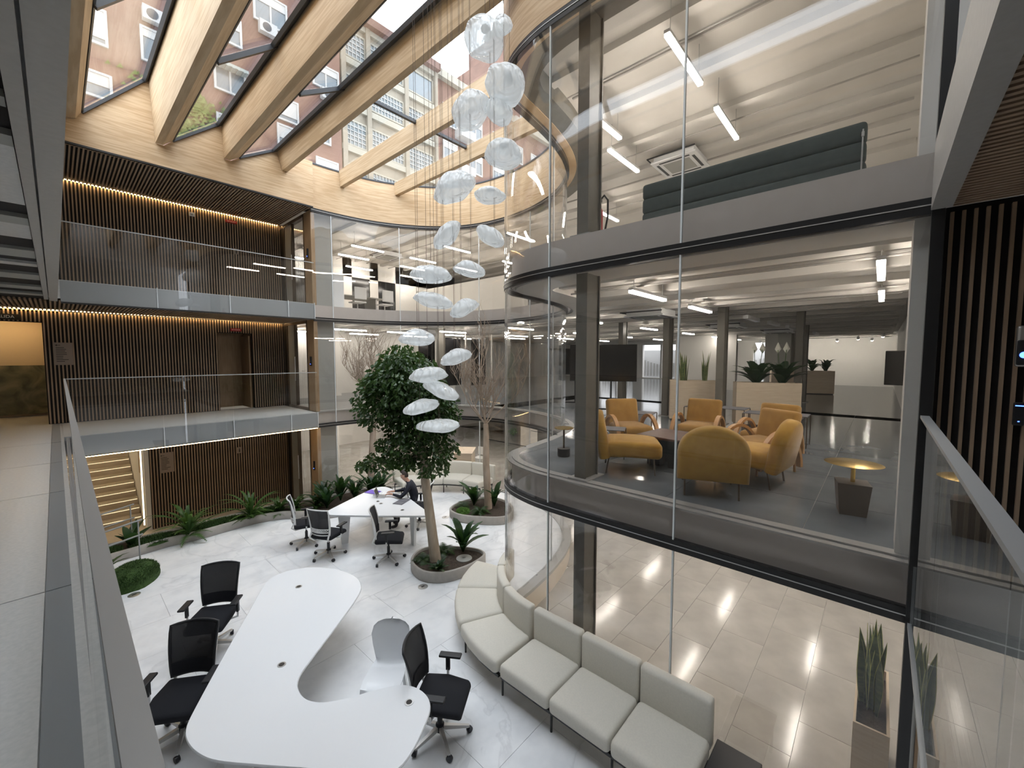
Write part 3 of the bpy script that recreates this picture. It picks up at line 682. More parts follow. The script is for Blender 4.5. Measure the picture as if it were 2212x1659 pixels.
for (x, z, w, h, s, mu) in ((1.55, 14.1, .85, 1.25, .85, 0), (3.55, 14.2, .8, 1.25, .25, 0), (1.45, 12.0, 1.15, .85, .5, 0), (6.3, 14.25, 1.15, 1.0, 0, 1), (6.4, 16.6, .75, 1.1, .4, 0), (8.85, 14.0, .95, 1.0, .8, 0),
                            (10.95, 16.6, 1.3, 1.1, .3, 1), (8.2, 18.4, 1.4, 1.3, .3, 1), (8.9, 12.6, 1.0, 1.0, .6, 0), (10.6, 13.6, .9, 1.1, .3, 0), (3.9, 17.2, 1.3, 1.3, .4, 1), (-1.5, 14.1, 1.0, 1.3, .5, 0), (-1.5, 17.2, 1.0, 1.3, .5, 0), (1.5, 17.3, 1.0, 1.3, .5, 0), (6.3, 12.0, 1.1, 1.0, .5, 1), (10.9, 19.5, 1.2, 1.2, .4, 1), (6.3, 20.2, 1.2, 1.2, .4, 1), (3.6, 20.2, 1.2, 1.2, .4, 1), (10.9, 11.6, 1.1, 1.0, .4, 1)):
    out_window(b1, x, z, w, h, YB, mu, shutter=s)
for (x, z) in ((3.55, 15.75), (8.0, 17.75), (11.0, 15.9)):
    u = MB().box(x-.4, YB-.35, z, x+.4, YB-.05, z+.55).build('air_conditioner', 'frame_out', b1); MB().lathe([(.2, 0), (.2, .02), (.02, .03)], 14, TR(x-.08, YB-.35, z+.27, 0, 0, PI/2)).build('fan_grille', 'dark_frame', u)
aw = MB()
for k in range(12): aw.box(5.6+k*.115, YB-.5, 15.2+(.02 if k % 2 else 0), 5.71+k*.115, YB-.05, 15.35); 
aw.build('awning', 'awning', b1)
random.seed(5)
iv = MB()
for k in range(700):
    a, b = random.gauss(4.3, .75), random.uniform(11.2, 13.6); s_ = random.uniform(.06, .14); c = Vector((a, YB-random.uniform(.02, .2), b))
    iv.add([c+Vector((-s_, random.uniform(-.05, .05), -s_)), c+Vector((s_, 0, -s_*.5)), c+Vector((s_*.3, random.uniform(-.06, .06), s_))], [(0, 1, 2)])
iv.build('ivy', 'ivy', b1)
b2 = thing('office_block', 'ochre concrete framed block with glass brick grilles above the middle skylight', 'building', (0, 0, 0))
MB().box(11.86, YB+.2, -3, 18.88, YB+7, 21.4).build('facade', 'concrete_out', b2)
for x in (12.02, 13.6, 16.3, 18.7): MB().box(x-.14, YB-.05, -3, x+.14, YB+.2, 21.3).build('pillar', 'concrete_out', b2)
for z in (11.2, 13.9, 16.4, 18.9, 21.2): MB().box(11.86, YB, z-.2, 18.88, YB+.2, z+.15).build('floor_band', 'render_out', b2)
for (xa, xb) in ((12.1, 13.45), (13.8, 16.1), (16.5, 18.5)):
    for z in (11.6, 14.2, 16.75, 19.25): out_window(b2, (xa+xb)/2, z, xb-xa-.1, 1.35, YB+.2, 0, grille=not (xa > 16 and z > 19) , frame='render_out')
MB().box(11.86, YB-.4, 21.3, 18.85, YB+.3, 21.75).build('cornice', 'brick_brown', b2)
b2t = MB().box(11.85, YB+2.6, 21.4, 15.0, YB+7, 26).build('penthouse', 'render_out', b2)
b3 = thing('brick_wing', 'brown brick wing with balconies beyond the right end of the skylight', 'building', (0, 0, 0))
MB().box(19.0, YB+.6, -3, 34, YB+8, 21.5).build('facade', 'brick_brown', b3)
for (x, z) in [(20.4, 18.6), (23.0, 18.6), (25.6, 18.6), (20.4, 16.0), (23.0, 16.0), (25.6, 16.0), (20.4, 13.4), (23.0, 13.4), (28, 16.0), (28, 18.6), (30.5, 18.6)]:
    out_window(b3, x, z, 1.2, 1.3, YB+.6, 1, shutter=.3)
for z in (15.2, 17.8): MB().box(20.9, YB-.2, z+.1, 22.3, YB+.6, z+.7).build('balcony', 'frame_out', b3)
MB().box(18.9, YB+.2, 21.5, 34.2, YB+8, 22.0).build('cornice', 'render_out', b3)
b4 = thing('brick_tower', 'tall brick tower with stepped terraces against the white sky', 'building', (0, 0, 0))
MB().box(38, 34, -3, 56, 46, 39).build('facade', 'brick_red', b4)
MB().box(40, 35, 39, 52, 44, 43).build('terrace', 'brick_red', b4); MB().box(42, 36, 43, 50, 43, 46).build('attic', 'render_out', b4)
for k in range(8):
    for j in range(4): out_window(b4, 40+k*2.2, 27+j*3.1, 1.5, 1.5, 34, 1)
for z in (29.8, 32.9, 36.0, 38.9): MB().box(37.7, 33.3, z-.15, 56, 34, z+.15).build('balcony_band', 'render_out', b4)
# ================================================================ OFFICE INTERIORS
def pt_in(poly, x, y):
    c = False
    for i in range(len(poly)):
        a, b = poly[i-1], poly[i]
        if (a[1] > y) != (b[1] > y) and x < (b[0]-a[0])*(y-a[1])/(b[1]-a[1])+a[0]: c = not c
    return c
IP = inner_poly(-.35)
# ---- ceiling joists, pipes (children of the storey's ceiling/floor slab)
def ceiling_stuff(par, z, seed):
    random.seed(seed)
    for k in range(19):
        x = 5.3+k*1.22
        y0 = -.4; y1 = YN-.1
        segs = []; y = y0; cur = None
        while y < y1:
            ok = pt_in(IP, x-.1, y) and pt_in(IP, x+.2, y)
            if ok and cur is None: cur = y
            if not ok and cur is not None: segs.append((cur, y)); cur = None
            y += .1
        if cur is not None: segs.append((cur, y1))
        for (a, b) in segs:
            if b-a > .5:
                MB().box(x-.07, a+.1, z-.10, x+.07, b-.1, z).build('joist', 'ceiling_paint', par)
                if k % 2 == 0: MB().tube([(x+.35, a+.2, z-.13), (x+.35, b-.2, z-.13)], .014, 6).build('pipe', 'pipe', par)
                if k % 3 == 0: MB().tube([(x+.5, a+.2, z-.07), (x+.5, b-.2, z-.07)], .022, 6).build('pipe', 'pipe', par)
ceiling_stuff(s2, 2.63, 1); ceiling_stuff(s3, 5.72, 2); ceiling_stuff(s1, -.25, 3)
# ---- linear lamps
def make_lamp(label, group, HL=.27):
    t = thing('linear_lamp', label, 'lamp', group=group)
    MB().box(-.6, -.035, .035, .6, .035, .075).build('housing', 'lacquer_white', t)
    MB().box(-.59, -.032, 0, .59, .032, .035).build('diffuser', 'lamp_white', t)
    for x in (-.5, .5): MB().tube([(x, 0, .075), (x, 0, HL)], .005, 5).build('hanger', 'steel', t)
    return t
def lamp_grid(z, label, group, rows):
    proto = None; n = 0
    for (y, xs) in rows:
        for x in xs:
            if not (pt_in(IP, x-.75, y) and pt_in(IP, x+.75, y)): continue
            if proto is None: proto = make_lamp(label, group, .51 if z > 5 else .27); proto.location = (x, y, z)
            else: dup(proto, (x, y, z), 0)
            n += 1
    return n
st_ = lambda a, d, n: [a+d*k for k in range(n)]
lamp_grid(2.37, 'white linear pendant lamp under the white ceiling of the middle office storey', 'linear lamps of the middle storey',
          [(.05, (5.9, 8.3)), (2.62, (5.95, 8.3)), (5.6, st_(9.2, 3.6, 5)), (8.6, st_(10, 3.6, 5)), (11.6, st_(9.7, 3.6, 4)), (13.2, (6.6, 8.6, 11, 15)), (15.2, (5.9, 8.2, 10.6, 14)), (17.6, (6.6, 9.5, 13))])
lamp_grid(5.22, 'white linear pendant lamp under the ceiling of the top office storey', 'linear lamps of the top storey',
          [(2.03, (5.55, 7.45, 11)), (3.52, (6.1, 12)), (3.85, (7.5,)), (5.6, (10, 14)), (8.6, st_(9.9, 3.2, 3)), (11.2, (9.6, 12.5)), (13.42, (7.45, 9.75, 12)), (14.92, (7.7, 10.3)), (16.6, (6.5, 8.8, 11.4)), (18.4, (6.8, 9.6))])
lamp_grid(-.52, 'white linear pendant lamp over the stone floor of the lowest storey', 'linear lamps of the lowest storey',
          [(.9, (6.2, 8.6, 11.2)), (2.9, (6.4, 9, 12)), (5.2, (9.6, 12.5)), (8.6, (9.8, 12.6)), (11.6, (9.6, 12.2)), (13.3, (6.6, 9, 11.6)), (15.6, (6.2, 8.8, 11.6)), (18, (7, 10))])
# ---- ceiling cassettes
def cassette(x, y, z, label):
    t = thing('ceiling_cassette', label, 'air conditioner', (x, y, z), group='air conditioning cassettes')
    MB().rbox(0, 0, -.02, .45, .45, .02, .015).build('panel', 'lacquer_white', t)
    for k in range(4):
        MB().box(-.3, .33, -.045, .3, .38, -.038, TR(rz=k*PI/2)).build('outlet', 'black_plastic', t)
    MB().box(-.26, -.26, -.044, .26, .26, -.039).build('grille', 'grey_panel', t)
    MB().box(-.4, -.4, 0, .4, .4, .12).build('body', 'lacquer_white', t)
    MB().tube([(-.5, -.45, .06), (-.5, .5, .06), (.45, .52, .06)], .014, 6).build('pipe', 'black_plastic', t)
cassette(9.1, 3.95, 2.42, 'ceiling air conditioner over the big screen on the middle storey')
cassette(14.0, 3.6, 2.42, 'ceiling air conditioner behind the dark steel column on the middle storey')
cassette(18.0, 2.9, 2.42, 'smaller looking ceiling air conditioner deep in the middle storey')
cassette(8.9, 3.3, 5.5, 'ceiling air conditioner above the grey green bench of the top storey')
cassette(9.1, 14.9, 5.5, 'ceiling air conditioner seen through the far curved glass of the top storey')
cassette(9.5, 13.3, 2.42, 'ceiling air conditioner seen through the far curved glass of the middle storey')
# ---- steel columns (full height in front, one storey behind)
def column(x, y, z0, z1, label, wx=.15, wy=.075, base=True):
    t = thing('steel_column', label, 'column', (x, y, z0), kind='structure')
    h = z1-z0
    MB().box(-wx, -wy, 0, -wx+.02, wy, h).build('flange', 'column_paint', t)
    MB().box(wx-.02, -wy, 0, wx, wy, h).build('flange', 'column_paint', t)
    MB().box(-wx+.02, -wy+.02, 0, wx-.02, wy-.02, h).build('web', 'column_paint', t)
    if base: MB().box(-wx-.06, -wy-.06, 0, wx+.06, wy+.06, .012).build('base_plate', 'sill_grey', t)
    return t
column(4.36, 2.68, GI, -.25, 'brown grey steel column standing behind the sofa on the lowest storey')
column(4.36, 2.68, 0, 2.63, 'brown grey steel column next to the leftmost mustard armchair')
column(4.36, 2.68, F2, 5.72, 'brown grey steel column beside the red fire extinguisher')
column(9.8, 2.62, 0, 2.63, 'dark steel column between the two nearest wooden planters')
column(12.1, 1.5, 0, 2.63, 'dark steel column right of the planter with white flowers')
column(10.4, 4.05, 0, 2.63, 'dark steel column left of the nearest wooden planter')
column(11.8, 6.0, 0, 2.63, 'dark steel column behind the big black screen')
column(16.5, 1.9, 0, 2.63, 'distant dark steel column near the exit sign')
column(17.0, 4.6, 0, 2.63, 'distant dark steel column in front of the bright windows')
column(9.4, 6.4, GI, -.25, 'steel column in the lowest storey beyond the atrium')
column(9.6, 12.2, GI, -.25, 'steel column behind the curved far sofa')
column(9.6, 12.2, 0, 2.63, 'steel column behind the bare right tree on the middle storey')
# ---- partitions deep in the storeys
struct(MB().box(20.5, 4.9, 0, 20.7, 7.6, 2.63), 'wall_partition', 'wall_white', 'white partition with bright windows beside it on the middle storey', 'wall')
struct(MB().box(22.2, 2.6, 0, 22.5, 4.1, 2.63), 'wall_partition_2', 'wall_white', 'white wall section behind the far planters', 'wall')
struct(MB().box(21.6, 3.0, 0, 22.2, 3.5, 2.63), 'wall_pillar', 'grey_panel', 'broad grey pillar right of the flowering planter', 'wall')
struct(MB().box(5.4, 15.6, 0, 7.4, 15.75, 2.63), 'wall_partition_3', 'wall_white', 'pale partition with a door seen through the far glass on the middle storey', 'wall')
for (nm, x, y, z, lab) in (('door_6', 5.75, 15.58, 0, 'pale flush door in the partition left of the bare left tree'), ('door_7', 6.2, 14.2, GI, 'pale timber door leaf on the lowest storey behind the left tree')):
    d = thing(nm, lab, 'door', (x, y, z), kind='structure')
    MB().box(-.4, 0, 0, .4, .05, 2.1).build('leaf', 'wall_white', d); MB().tube([(.3, -.04, 1.0), (.2, -.04, 1.0)], .012).build('handle', 'steel', d)
struct(MB().box(7.6, 16.6, 0, 14, 16.75, 2.63), 'wall_partition_4', 'wall_white', 'pale partition at the back of the middle storey', 'wall')
pw = thing('partition_screen', 'dark glazed meeting room panels behind the bare right tree', 'panel', (9.9, 14.0, 0))
for k in range(3): MB().box(k*.9, k*-.6, .3, k*.9+.8, k*-.6+.04, 2.3).build('panel', 'screen_black', pw)
for k in range(4): MB().box(k*.9-.06, k*-.6+.3, 0, k*.9, k*-.6+.36, 2.45).build('post', 'wall_white', pw)
wp = MB(); Yp_ = 17.2
for (a, b) in ((4.8, 5.75), (7.25, 7.55), (8.35, 8.75), (9.6, 10.0), (10.9, 14.5)): wp.box(a, Yp_, F2, b, Yp_+.15, 5.72)
wp.box(4.8, Yp_, 4.95, 14.5, Yp_+.15, 5.72); wp.box(5.75, Yp_, F2, 7.25, Yp_+.15, 3.0)
struct(wp, 'wall_meeting', 'wall_white', 'pale meeting room wall with dark glazing on the top storey', 'wall')
wg = thing('window_6', 'dark meeting room glazing with reflected lamps on the top storey', 'window', kind='structure')
for (a, b) in ((5.75, 7.25), (7.55, 8.35), (8.75, 9.6), (10.0, 10.9)): MB().box(a, Yp_+.05, 3.0, b, Yp_+.08, 4.95).build('pane', 'screen_black', wg)
struct(MB().box(11.2, 9.5, F2, 11.4, 16, 4.5), 'wall_half', 'wall_white', 'low white curved looking wall on the top storey behind the pendants', 'wall')
# ---- meeting chairs and table on the top storey
mt = thing('meeting_table', 'grey meeting table seen through the far glass of the top storey', 'table', (7.2, 14.3, F2))
MB().box(-1.1, -.5, .71, 1.1, .5, .74).build('tabletop', 'grey_panel', mt)
for x in (-.8, .8): MB().box(x-.03, -.4, 0, x+.03, .4, .71).build('leg', 'steel', mt)
def meet_chair(label, x, y, rz):
    t = thing('meeting_chair', label, 'chair', (x, y, F2), rz, 'white meeting chairs')
    MB().rbox(0, 0, .45, .22, .22, .02, .02).build('seat', 'plastic_white', t)
    MB().rbox(-.22, 0, .74, .02, .22, .2, .02, TR(ry=0)).build('backrest', 'plastic_white', t)
    for a in range(4): MB().tube([(0, 0, .1), (.25*math.cos(a*PI/2+.7), .25*math.sin(a*PI/2+.7), .02)], .014, 6).build('leg', 'steel', t)
    MB().tube([(0, 0, .08), (0, 0, .44)], .02, 8).build('column', 'steel', t)
meet_chair('white meeting chair with its back to the atrium, centre of the top storey table', 7.0, 13.4, PI/2)
meet_chair('white meeting chair at the right end of the top storey table', 8.0, 13.35, PI/2)
meet_chair('white meeting chair at the left end of the top storey table', 5.9, 13.5, PI/2)
cbx = thing('cabinet', 'low white cabinet at the left end of the top storey glass', 'cabinet', (5.75, 12.6, F2))
MB().box(-.3, -.2, 0, .3, .2, 1.1).build('body', 'wall_white', cbx); MB().box(-.28, -.215, .05, .28, -.2, 1.05).build('door', 'lacquer_white', cbx)
# ---- middle storey furniture behind the near glass
def slipper(label, x, y, az):
    t = thing('slipper_chair', label, 'armchair', (x, y, 0), az, 'mustard armless chairs')
    def dome(p): p.z += .03*max(0, 1-(p.x/.4)**2-(p.y/.36)**2); return p
    MB().rbox(.06, 0, .31, .34, .33, .10, .06, None, dome, 4).build('seat', 'mustard', t, 60)
    # rounded back, a half disc on top, leaning backwards
    out = [(-.34, 0), (.34, 0)]+[(.34*math.cos(a), .30+.29*math.sin(a)) for a in [PI*k/18 for k in range(19)]]
    rg = []
    for (d, s_) in ((-.075, .90), (-.06, .97), (-.03, 1), (.03, 1), (.06, .97), (.075, .9)):
        rg.append([(d, px*s_, (pz_-.28)*s_+.28) for px, pz_ in out])
    MB().rings(rg, T=TR(-.29, 0, .2, 0, -.2)).build('backrest', 'mustard', t, 50)
    for (lx, ly) in ((-.24, -.26), (-.24, .26), (.3, -.26), (.3, .26)): MB().tube([(lx, ly, .24), (lx+(.02 if lx > 0 else -.04), ly, 0)], .011, 6).build('leg', 'bronze', t)
    return t
slipper('mustard armless lounge chair seen from the side next to the steel column', 5.02, 2.46, R(-60))
slipper('mustard armless lounge chair with its round back turned to the glass', 4.82, 1.38, R(21))
slipper('mustard armless lounge chair at the right of the group with raked back', 5.55, 1.12, R(84))
def arm_chair(label, x, y, az):
    t = thing('bentwood_armchair', label, 'armchair', (x, y, 0), az, 'brown armchairs with bent wood arms')
    MB().rbox(.05, 0, .30, .33, .27, .11, .08, None, None, 3).build('seat', 'mustard_brown', t, 60)
    MB().rbox(0, 0, 0, .07, .27, .26, .05, TR(-.27, 0, .52, 0, -.25)).build('backrest', 'mustard_brown', t, 60)
    for s_ in (-1, 1):
        pts = [(.06+.34*math.cos(a), 0, .08+.46*math.sin(a)) for a in [PI*k/16 for k in range(17)]]
        mb = MB(); rg = []
        for i, p in enumerate(pts):
            a = PI*i/16; n_ = Vector((math.cos(a), 0, math.sin(a)))*.02; p = Vector(p); w = Vector((0, .03, 0))
            rg.append([p-n_-w, p+n_-w, p+n_+w, p-n_+w])
        mb.rings(rg, T=TR(0, s_*.32, 0)).build('arm', 'bent_wood', t, 40)
    for (lx, ly) in ((-.25, -.27), (-.25, .27), (.36, -.27), (.36, .27)): MB().tube([(lx, ly, .22), (lx*1.05, ly, 0)], .016, 6).build('leg', 'bent_wood', t)
    return t
arm_chair('brown armchair with bent wood arms behind the left mustard chair', 6.25, 3.05, R(-130))
arm_chair('brown armchair with bent wood arms straight in front of the left planter', 7.05, 2.2, R(182))
arm_chair('brown armchair with bent wood arms farthest right, before the flowering planter', 7.05, 1.2, R(165))
arm_chair('brown armchair with bent wood arms half hidden by the right mustard chair', 6.25, 1.15, R(150))
ct = thing('coffee_table', 'dark red brown coffee table amid the mustard chairs', 'table', (5.68, 2.12, 0), R(-5))
MB().rbox(0, 0, .40, .36, .36, .018, .015).build('tabletop', 'dark_brown', ct)
for (a, b) in ((-.15, -.15), (.15, -.15), (-.15, .15), (.15, .15)): MB().box(a-.09, b-.09, 0, a+.09, b+.09, .38).build('leg', 'black_plastic', ct)
gt = thing('side_table', 'gold disc side table on a tapered bronze block near the right jamb', 'table', (5.02, .16, 0), R(10))
MB().add([(-.1, -.1, 0), (.1, -.1, 0), (.1, .1, 0), (-.1, .1, 0), (-.125, -.125, .3), (.125, -.125, .3), (.125, .125, .3), (-.125, .125, .3)], [(0, 3, 2, 1), (4, 5, 6, 7), (0, 1, 5, 4), (1, 2, 6, 5), (2, 3, 7, 6), (3, 0, 4, 7)]).build('block', 'bronze', gt)
MB().tube([(0, 0, .3), (0, 0, .47)], .018, 12).build('stem', 'gold', gt)
MB().lathe([(.0, .465), (.2, .47), (.225, .478), (.2, .484), (0, .487)], 32).build('disc', 'gold', gt, 40)
bt = thing('drinks_table', 'small gold topped table on a round black base left of the steel column', 'table', (5.05, 3.5, 0))
MB().lathe([(0, 0), (.09, 0), (.095, .02), (.095, .12), (.0, .125)], 24).build('base', 'black_plastic', bt, 40)
MB().tube([(0, 0, .12), (0, 0, .42)], .014, 10).build('stem', 'bronze', bt); MB().lathe([(0, .42), (.14, .42), (.14, .432), (0, .432)], 24).build('disc', 'gold', bt, 40)
def nest(label, x, y, rz, h=.5, s_=.22):
    t = thing('wire_side_table', label, 'table', (x, y, 0), rz, 'thin black frame side tables')
    MB().box(-s_, -s_, h-.012, s_, s_, h).build('top', 'notebook_grey', t)
    for (a, b) in ((-1, -1), (1, -1), (1, 1), (-1, 1)): MB().box(a*s_-.007, b*s_-.007, 0, a*s_+.007, b*s_+.007, h-.012).build('leg', 'bronze', t)
nest('thin black frame side table behind the back left brown armchair', 6.95, 3.15, .2, .5)
nest('thin black frame side table behind the straight facing brown armchair', 8.2, 2.55, 0, .55)
nest('thin black frame side table beside the dark column before the flowering planter', 8.35, 2.0, 0, .55)
nest('thin black frame side table, left of the pair before the flowering planter', 8.2, 1.55, 0, .52)
nest('thin black frame side table, right of the pair before the flowering planter', 8.3, 1.08, 0, .52)
nest('thin black frame side table between left mustard chair and brown armchair', 5.55, 2.95, .4, .42, .17)
# screens
def tv(label, x, y, az, w=1.5, h=.86, zc=1.3, stand=True):
    t = thing('screen_on_stand', label, 'screen', (x, y, 0), az, 'rolling screens')
    MB().rbox(0, 0, zc, .03, w/2, h/2, .015).build('screen', 'screen_black', t)
    if stand:
        for s_ in (-.22, .22): MB().box(-.07, s_-.025, .1, -.03, s_+.025, zc).build('upright', 'black_plastic', t)
        MB().box(-.3, -.55, .07, .3, -.45, .11).build('foot', 'black_plastic', t); MB().box(-.3, .45, .07, .3, .55, .11).build('foot', 'black_plastic', t)
        MB().box(-.06, -.5, .07, 0, .5, .11).build('crossbar', 'black_plastic', t)
        for (a, b) in ((-.27, -.5), (.27, -.5), (-.27, .5), (.27, .5)): MB().lathe([(0, 0), (.03, 0), (.03, .07), (0, .07)], 10, TR(a, b, 0)).build('wheel', 'black_rubber', t)
    else: MB().box(-.05, w/2-.02, zc-.1, -.01, .24, zc+.1).build('bracket', 'black_plastic', t)
tv('big black screen on a wheeled stand behind the mustard chairs', 9.8, 5.55, R(211), 1.75, .98, 1.33)
tv('black screen on a stand half hidden behind the left steel column', 10.6, 7.2, R(215), 1.3, .8, 1.35)
tv('small upright screen near the white jamb at the far right', 10.6, -.22, R(180), .36, .65, 1.28, False)
# wooden planters
def leafy(par, name, n, h, spread, mat, seed, w=.07, z=0, up=.4, lobes=1, arch=.5):
    """n single broad leaves in one rosette; each leaf is its own piece"""
    random.seed(seed)
    for k in range(n):
        a = 2*PI*k/n+random.uniform(-.4, .4); L = h*random.uniform(.5, 1.2); sp_ = spread*random.uniform(.2, 1.15); ww = w*random.uniform(.8, 1.2)
        mb = MB(); vv = []; ff = []; N = 6
        for i in range(N+1):
            t_ = i/N; rr = sp_*t_**1.4; zz = L*(t_*(1+arch)-arch*t_*t_*1.3); wd = ww*math.sin(PI*min(1, t_*.93+.05))**.8+.002
            c = Vector((rr*math.cos(a), rr*math.sin(a), z+zz)); s_ = Vector((-math.sin(a), math.cos(a), 0))*wd/2
            vv += [c-s_+Vector((0, 0, wd*.12)), c, c+s_+Vector((0, 0, wd*.12))]
            if i: b = 3*i; ff += [(b-3, b-2, b+1, b), (b-2, b-1, b+2, b+1)]
        mb.add(vv, ff).build('leaf', mat, par, 60)
def fern(par, n, L, mat, seed, drop=.6, z=0, w=.09):
    random.seed(seed)
    for k in range(n):
        a = 2*PI*k/n+random.uniform(-.3, .3); l_ = L*random.uniform(.75, 1.1); el = random.uniform(.35, 1.1); mb = MB(); N = 16; prev = Vector((0, 0, z)); pth = []
        for i in range(N+1):
            t_ = i/N; rr = l_*t_*math.cos(el*(1-.3*t_)); zz = z+l_*(math.sin(el)*t_*1.25-drop*t_*t_*1.25); pth.append(Vector((rr*math.cos(a), rr*math.sin(a), zz)))
        s_ = Vector((-math.sin(a), math.cos(a), 0)); d_ = Vector((math.cos(a), math.sin(a), 0))
        for i in range(1, N):
            wd = w*math.sin(PI*(i/N)**.7)+.008; p = pth[i]
            for sg in (-1, 1):
                tip = p+s_*sg*wd+d_*.03+Vector((0, 0, -.015)); q = (pth[i+1]-p)*.75
                mb.add([p-q*.3, p+q, tip], [(0, 1, 2) if sg > 0 else (0, 2, 1)])
        for i in range(N): mb.add([pth[i]-s_*.003, pth[i]+s_*.003, pth[i+1]+s_*.003, pth[i+1]-s_*.003], [(0, 1, 2, 3)])
        mb.build('frond', mat, par)
def snake(par, n, h, seed, r_=.12, wm=1):
    random.seed(seed)
    for k in range(n):
        a = random.uniform(0, 2*PI); rr = random.uniform(0, r_); H = h*random.uniform(.65, 1.1); lean = random.uniform(.02, .16)*H; b = random.uniform(0, 2*PI); w = wm*random.uniform(.045, .065)
        N = 7; vv = []; ff = []; ev = []; ef = []
        for i in range(N+1):
            t_ = i/N; c = Vector((rr*math.cos(a)+lean*t_*t_*math.cos(a), rr*math.sin(a)+lean*t_*t_*math.sin(a), H*t_)); tw = b+t_*.8; s_ = Vector((math.cos(tw), math.sin(tw), 0)); n2 = Vector((-math.sin(tw), math.cos(tw), 0))
            wd = w*(.55+.45*math.sin(PI*min(1, t_*1.1)))*(1-t_**4)+.001
            vv += [c-s_*wd/2+n2*wd*.15, c, c+s_*wd/2+n2*wd*.15]; e_ = min(.006, wd*.3)
            ev += [c-s_*(wd/2+e_)+n2*wd*.15, c-s_*wd/2+n2*(wd*.15+.002), c+s_*wd/2+n2*(wd*.15+.002), c+s_*(wd/2+e_)+n2*wd*.15]
            if i:
                q = 3*i; ff += [(q-3, q-2, q+1, q), (q-2, q-1, q+2, q+1)]; q = 4*i; ef += [(q-4, q-3, q+1, q), (q-2, q-1, q+3, q+2)]
        o = MB().add(vv, ff).build('leaf', 'leaf_snake', par, 60); MB().add(ev, ef).build('leaf_margin', 'leaf_edge', o)
def box_planter(label, x, y, az, L, z0=0, D=.36, h=.94):
    t = thing('wooden_planter', label, 'planter', (x, y, z0), az, 'tall pale wooden planters')
    o_ = MB(); o_.box(-L/2, -D/2, .03, L/2, -D/2+.02, h); o_.box(-L/2, D/2-.02, .03, L/2, D/2, h); o_.box(-L/2, -D/2+.02, .03, -L/2+.02, D/2-.02, h); o_.box(L/2-.02, -D/2+.02, .03, L/2, D/2-.02, h)
    o_.build('box', 'box_wood', t); MB().box(-L/2+.02, -D/2+.02, .03, L/2-.02, D/2-.02, h-.1).build('soil', 'soil', t); MB().box(-L/2+.03, -D/2+.03, 0, L/2-.03, D/2-.03, .03).build('plinth', 'black_plastic', t)
    return t
def plant(name, label, cat, x, y, z, rz=0, group=None): return thing(name, label, cat, (x, y, z), rz, group)
aza = math.atan2(2.8-3.7, 10.12-9.72)
box_planter('tall pale wooden planter holding two snake plants', 10.08, 3.32, aza, 1.0)
for (dx, lab, sd) in ((-.22, 'snake plant at the left end of the nearest wooden planter', 3), (.25, 'darker snake plant at the right end of the nearest wooden planter', 4)):
    p = plant('snake_plant', lab, 'plant', 10.08+dx*math.cos(aza), 3.32+dx*math.sin(aza), .84); snake(p, 9, .75, sd, .1)
azb = math.atan2(1.32-2.43, 10.3-9.78)
box_planter('tall pale wooden planter with white flowering lilies', 10.3, 1.85, azb, 1.22)
for (dx, lab, sd) in ((-.2, 'peace lily with white blooms at the left of the flowering planter', 7), (.3, 'peace lily with white blooms at the right of the flowering planter', 8)):
    p = plant('peace_lily', lab, 'plant', 10.3+dx*math.cos(azb), 1.85+dx*math.sin(azb), .84); leafy(p, 'leaf', 38, .58, .5, 'leaf_dark', sd, .15, 0, .4, 1, .6)
    for k in range(3):
        a = k*2.1+sd; q = MB().tube([(0, 0, 0), (.06*math.cos(a), .06*math.sin(a), .4), (.1*math.cos(a), .1*math.sin(a), .8)], .006, 5).build('flower_stem', 'leaf_fern', p)
        c = Vector((.1*math.cos(a), .1*math.sin(a), .72)); MB().add([c+Vector((0, 0, 0)), c+Vector((.05, .07, .1)), c+Vector((.01, 0, .25)), c+Vector((-.05, -.07, .1)), c+Vector((.04, -.03, .11))], [(0, 1, 4), (1, 2, 4), (2, 3, 4), (3, 0, 4)]).build('bloom', 'flower_white', q)
azc = math.atan2(1.39-2.29, 20.67-20.34)
box_planter('distant wooden planter with arching dark plants before the white wall', 20.65, 1.9, azc, 1.0)
for (dx, lab, sd) in ((-.22, 'arching dark plant at the left of the distant planter', 11), (.25, 'arching dark plant at the right of the distant planter', 12)):
    p = plant('arching_plant', lab, 'plant', 20.65+dx*math.cos(azc), 1.9+dx*math.sin(azc), .84); leafy(p, 'leaf', 24, .6, .5, 'leaf_dark', sd, .11, 0, .4, 1, .7)
box_planter('distant wooden planter half hidden by the broad grey pillar', 20.3, 3.05, azc, .9)
p = plant('grassy_plant', 'low grassy plant in the half hidden distant planter', 'plant', 20.3, 3.05, .84); leafy(p, 'leaf', 24, .22, .25, 'leaf', 14, .03)
box_planter('pale wooden planter standing on the lowest stone floor at the right', 5.42, -.07, 0, 1.05, GI, .26)
p = plant('snake_plant', 'variegated snake plant growing from the planter on the lowest stone floor', 'plant', 5.35, -.07, GI+.84); snake(p, 13, .82, 21, .11, 1.7)
